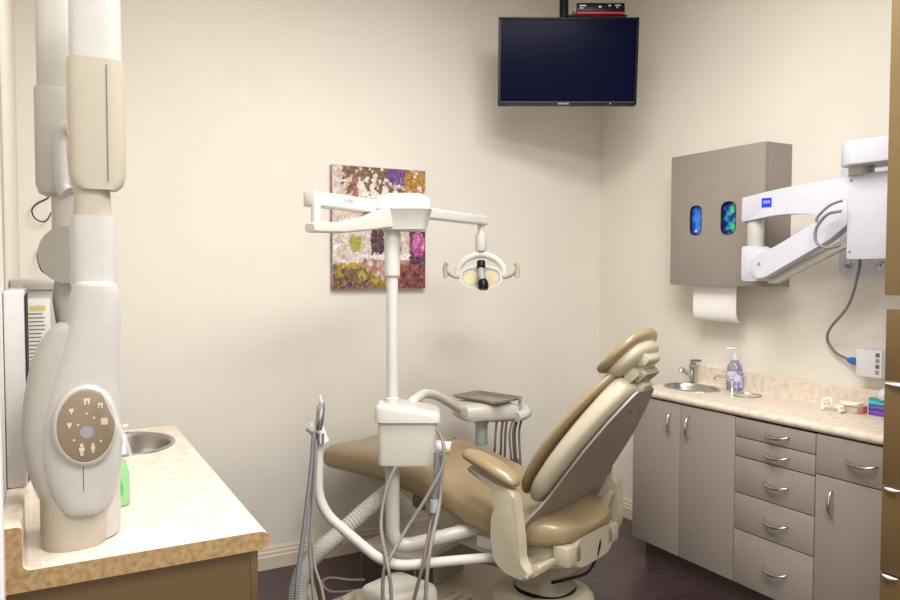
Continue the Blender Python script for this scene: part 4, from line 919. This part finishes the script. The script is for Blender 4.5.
# control panel: oval on the front, faces the camera side
pc = ((83.5-80)*KX, lzf(427)); qf = F0-.012
b = nb(); rings = []
for e, q in ((1.16, .02), (1.14, .0), (1.05, -.004), (1.0, -.003)):
    rings.append([XF(pc[0]+u*e, qf+q, pc[1]+v*e) for u, v in sring(0, 0, 27*KX, 34*SX, 40, 2)])
ring_faces(b, rings); obj('panel_surround', b, M['xray_w'], t, True, True)
b = nb(); rings = []
for e, q in ((1.0, .005), (1.0, -.005), (.96, -.0062)):
    rings.append([XF(pc[0]+u*e, qf+q, pc[1]+v*e) for u, v in sring(0, 0, 27*KX, 34*SX, 40, 2)])
ring_faces(b, rings); cp = obj('control_panel', b, M['xpanel'], t, True, True)
def pp_(px, py): return ((px-80)*KX, lzf(py))
def icon(parent, px, py, s, kind, m_):
    b = nb(); x_, z_ = pp_(px, py); q0, q1 = qf-.0062, qf-.0072; u = s*KX
    def bb(a, c, d, e): box(b, x_+a*u, x_+c*u, q1, q0, z_+d*u, z_+e*u)
    if kind == 'person':
        prism(b, sring(x_, z_+3.2*u, 1.1*u, 1.2*u, 12, 2), q1, q0, lambda a, c, h: Vector((a, h, c))); bb(-1.6, 1.6, -.3, 1.8); bb(-.9, -.1, -3.6, -.3); bb(.1, .9, -3.6, -.3)
    elif kind == 'tooth':
        bb(-1.6, 1.6, .2, 2.2); prism(b, [(x_-1.2*u, z_+.2*u), (x_+1.2*u, z_+.2*u), (x_, z_-2.6*u)], q1, q0, lambda a, c, h: Vector((a, h, c)))
    elif kind == 'molar':
        bb(-2, 2, .3, 2.2); bb(-1.8, -.6, -2.2, .3); bb(.6, 1.8, -2.2, .3)
    elif kind == 'frame':
        bb(-2.2, 2.2, -2.6, 2.2)
    else:
        prism(b, sring(x_, z_, u, u, 16, 2), q1, q0, lambda a, c, h: Vector((a, h, c)))
    b.transform(XM); obj('button', b, m_, parent, False, True)
PT = mat('icon_print', '#c9bda6', .5)
icon(cp, 84.5, 402, 1.5, 'molar', PT); icon(cp, 97, 407, 1.3, 'molar', PT); icon(cp, 70, 411, 1.3, 'tooth', PT); icon(cp, 68, 425, 1.3, 'tooth', PT); icon(cp, 100.5, 423, 1.5, 'frame', PT)
icon(cp, 79, 451, 1.6, 'person', PT); icon(cp, 89.5, 450, 1.25, 'person', PT); icon(cp, 84, 433, 6.5, 'dot', M['grey']); icon(cp, 76, 425, 1.2, 'dot', PT); icon(cp, 84, 414, 1.2, 'dot', PT); icon(cp, 91, 419, 1.2, 'dot', PT); icon(cp, 97, 443, 1.2, 'dot', PT); icon(cp, 72, 440, 1.2, 'dot', PT)
# rear arm, behind
ZY = 1.87; SY = ZY/743
def yl(rows, off=0, p=3):
    b = nb(); rings = []; O_ = at(60, 300, ZY); OR = Vector((O_.x, O_.y, 0)).normalized(); OP = Vector((OR.y, -OR.x, 0)); KY = SY*OP.dot(RGT)
    for py, a, c_, dp in rows:
        z_ = at(60, py, ZY).z
        rings.append([Vector((O_.x, O_.y, z_))+OP*u+OR*(v+off) for u, v in sring(((a+c_)/2-60)*KY, 0, (c_-a)/2*KY, dp/2, 28, p)])
    ring_faces(b, rings); return b
obj('rear_arm', yl([(-30, 41, 82, .07), (100, 41, 82, .07)], 0, 3.5), M['xray_g'], t, True, True)
obj('rear_arm_cover', yl([(92, 39, 84, .09), (96, 38, 85, .095), (185, 38, 85, .095), (194, 41, 82, .085), (197, 48, 75, .06)], 0, 4), M['xray_g'], t, True, True)
b = nb(); rr = []
for py, x_ in ((128, 64), (131, 56), (145, 53.5), (160, 54), (175, 55), (188, 57), (193, 61)):
    rr.append(at(x_+6, py, ZY-.045))
tube(b, rr, .018, 12, 3); obj('elbow_grip', b, M['xray_w'], t, True, True)
obj('rear_neck', yl([(190, 53, 88, .07), (232, 53, 88, .07)], 0, 2.4), M['xray_w'], t, True, True)
b = nb(); c0 = at(72, 255, ZY-.01); tube(b, [c0-TV_N*-.03, c0+TV_N*-.03], 28*SY, 36); obj('joint_disc', b, M['xray_g'], t, True, True)
obj('rear_lower_arm', yl([(275, 55, 92, .06), (300, 52, 92, .07), (328, 56, 92, .07)], .02, 3), M['xray_w'], t, True, True)
# wall boxes
t = thing('control_box', 'narrow white control box standing off the left wall behind the x-ray head', 'control box', (-.06, 2.1, .99))
b = nb(); box(b, -.079, -.036, 1.99, 2.3, .99, 1.452, .006); obj('housing', b, M['bright'], t, True, True)
b = nb(); box(b, -.0355, -.033, 1.995, 2.3, 1.0, 1.44); obj('cover_gap', b, M['dark'], t, False, True)
t = thing('x_ray_wall_mount', 'white wall-mount bracket of the x-ray arm, on the left wall with a printed notice', 'wall bracket', (-.02, 2.42, 1.2))
b = nb(); box(b, -.079, .075, 2.38, 2.6, 1.15, 1.475, .01); obj('housing', b, M['xray_w'], t, True, True)
n0 = Vector((-.02, 2.378, 1.3))
t = thing('printed_notice', 'small white printed notice with a yellow heading behind the x-ray head', 'notice', tuple(n0))
b = nb(); box(b, -.04, .02, 2.375, 2.379, 1.21, 1.42); ntc = obj('sheet', b, M['paper'], t, False, True)
b = nb(); box(b, -.03, .008, 2.3745, 2.375, 1.385, 1.40); obj('heading', b, M['ochre'], ntc, False, True)
b = nb(); random.seed(3)
for k in range(14): box(b, -.033, -.033+.03+.016*random.random(), 2.3745, 2.375, 1.375-k*.011, 1.379-k*.011)
obj('printed_lines', b, M['ink'], ntc, False, True)
b = nb(); box(b, -.04, .062, 2.374, 2.3785, 1.445, 1.462); box(b, -.04, -.01, 2.3735, 2.374, 1.45, 1.457); obj('label_strip', b, M['xray_g'], None, False); tag(bpy.context.scene.collection.objects[-1], 'narrow grey label strip above the printed notice', 'label') if 0 else None
# hooks
def hook(pts, label):
    b = nb(); tube(b, pts, .003, 8, 6); tag(obj('wire_hook', b, M['black'], None), label, 'hook')
hy = BY-.006
hook([(.045, hy, 1.835), (.03, hy, 1.81), (-.01, hy-.01, 1.785), (-.03, hy-.02, 1.755), (-.02, hy-.03, 1.72), (.01, hy-.035, 1.705), (.03, hy-.03, 1.72), (.04, hy-.025, 1.745)], 'black wire s-hook on the back wall beside the x-ray arm')
hook([(.0, hy, 1.60), (-.012, hy-.02, 1.57), (-.012, hy-.03, 1.54), (.0, hy-.03, 1.50), (.02, hy-.02, 1.48)], 'black wire hook on the back wall below the s-hook')
# clear plastic holder at lower left
t = thing('plastic_holder', 'clear plastic wall holder between the splashback and the x-ray cone', 'holder', tuple(at(31, 560, 1.58)))
hp = Vector((-.02, 1.72, .901))
b = nb(); box(b, -.036, -.034, 1.70, 1.95, .9005, 1.08); box(b, -.013, -.0115, 1.70, 1.72, .9005, 1.05); box(b, -.034, -.013, 1.70, 1.7015, .9005, 1.06); obj('sleeve', b, mat('clear_acrylic', '#efe9f0', .08, trans=1, alpha=.22), t, False, True)
# clear film sliver over the head
t = thing('plastic_film', 'thin clear plastic film draped over the x-ray head, its corner pointing right', 'plastic cover', tuple(at(120, 440, 1.55)))
f0 = [at(98, 385, 1.535), at(119, 430, 1.545), at(139, 479, 1.56)]; f1 = [at(106, 392, 1.56), at(128, 440, 1.57), at(141, 481, 1.575)]
b = nb(); va = [b.verts.new(p) for p in f0+f1[::-1]]; f_ = b.faces.new(va); r_ = bmesh.ops.extrude_face_region(b, geom=[f_]); bmesh.ops.translate(b, verts=[v for v in r_['geom'] if isinstance(v, bmesh.types.BMVert)], vec=TV_N*.0008)
obj('film_corner', b, M['clear'], t, False, True)
for o in sc.objects:
    if o.name.startswith('label_strip'):
        tag(o, 'narrow grey label strip above the printed notice', 'label')
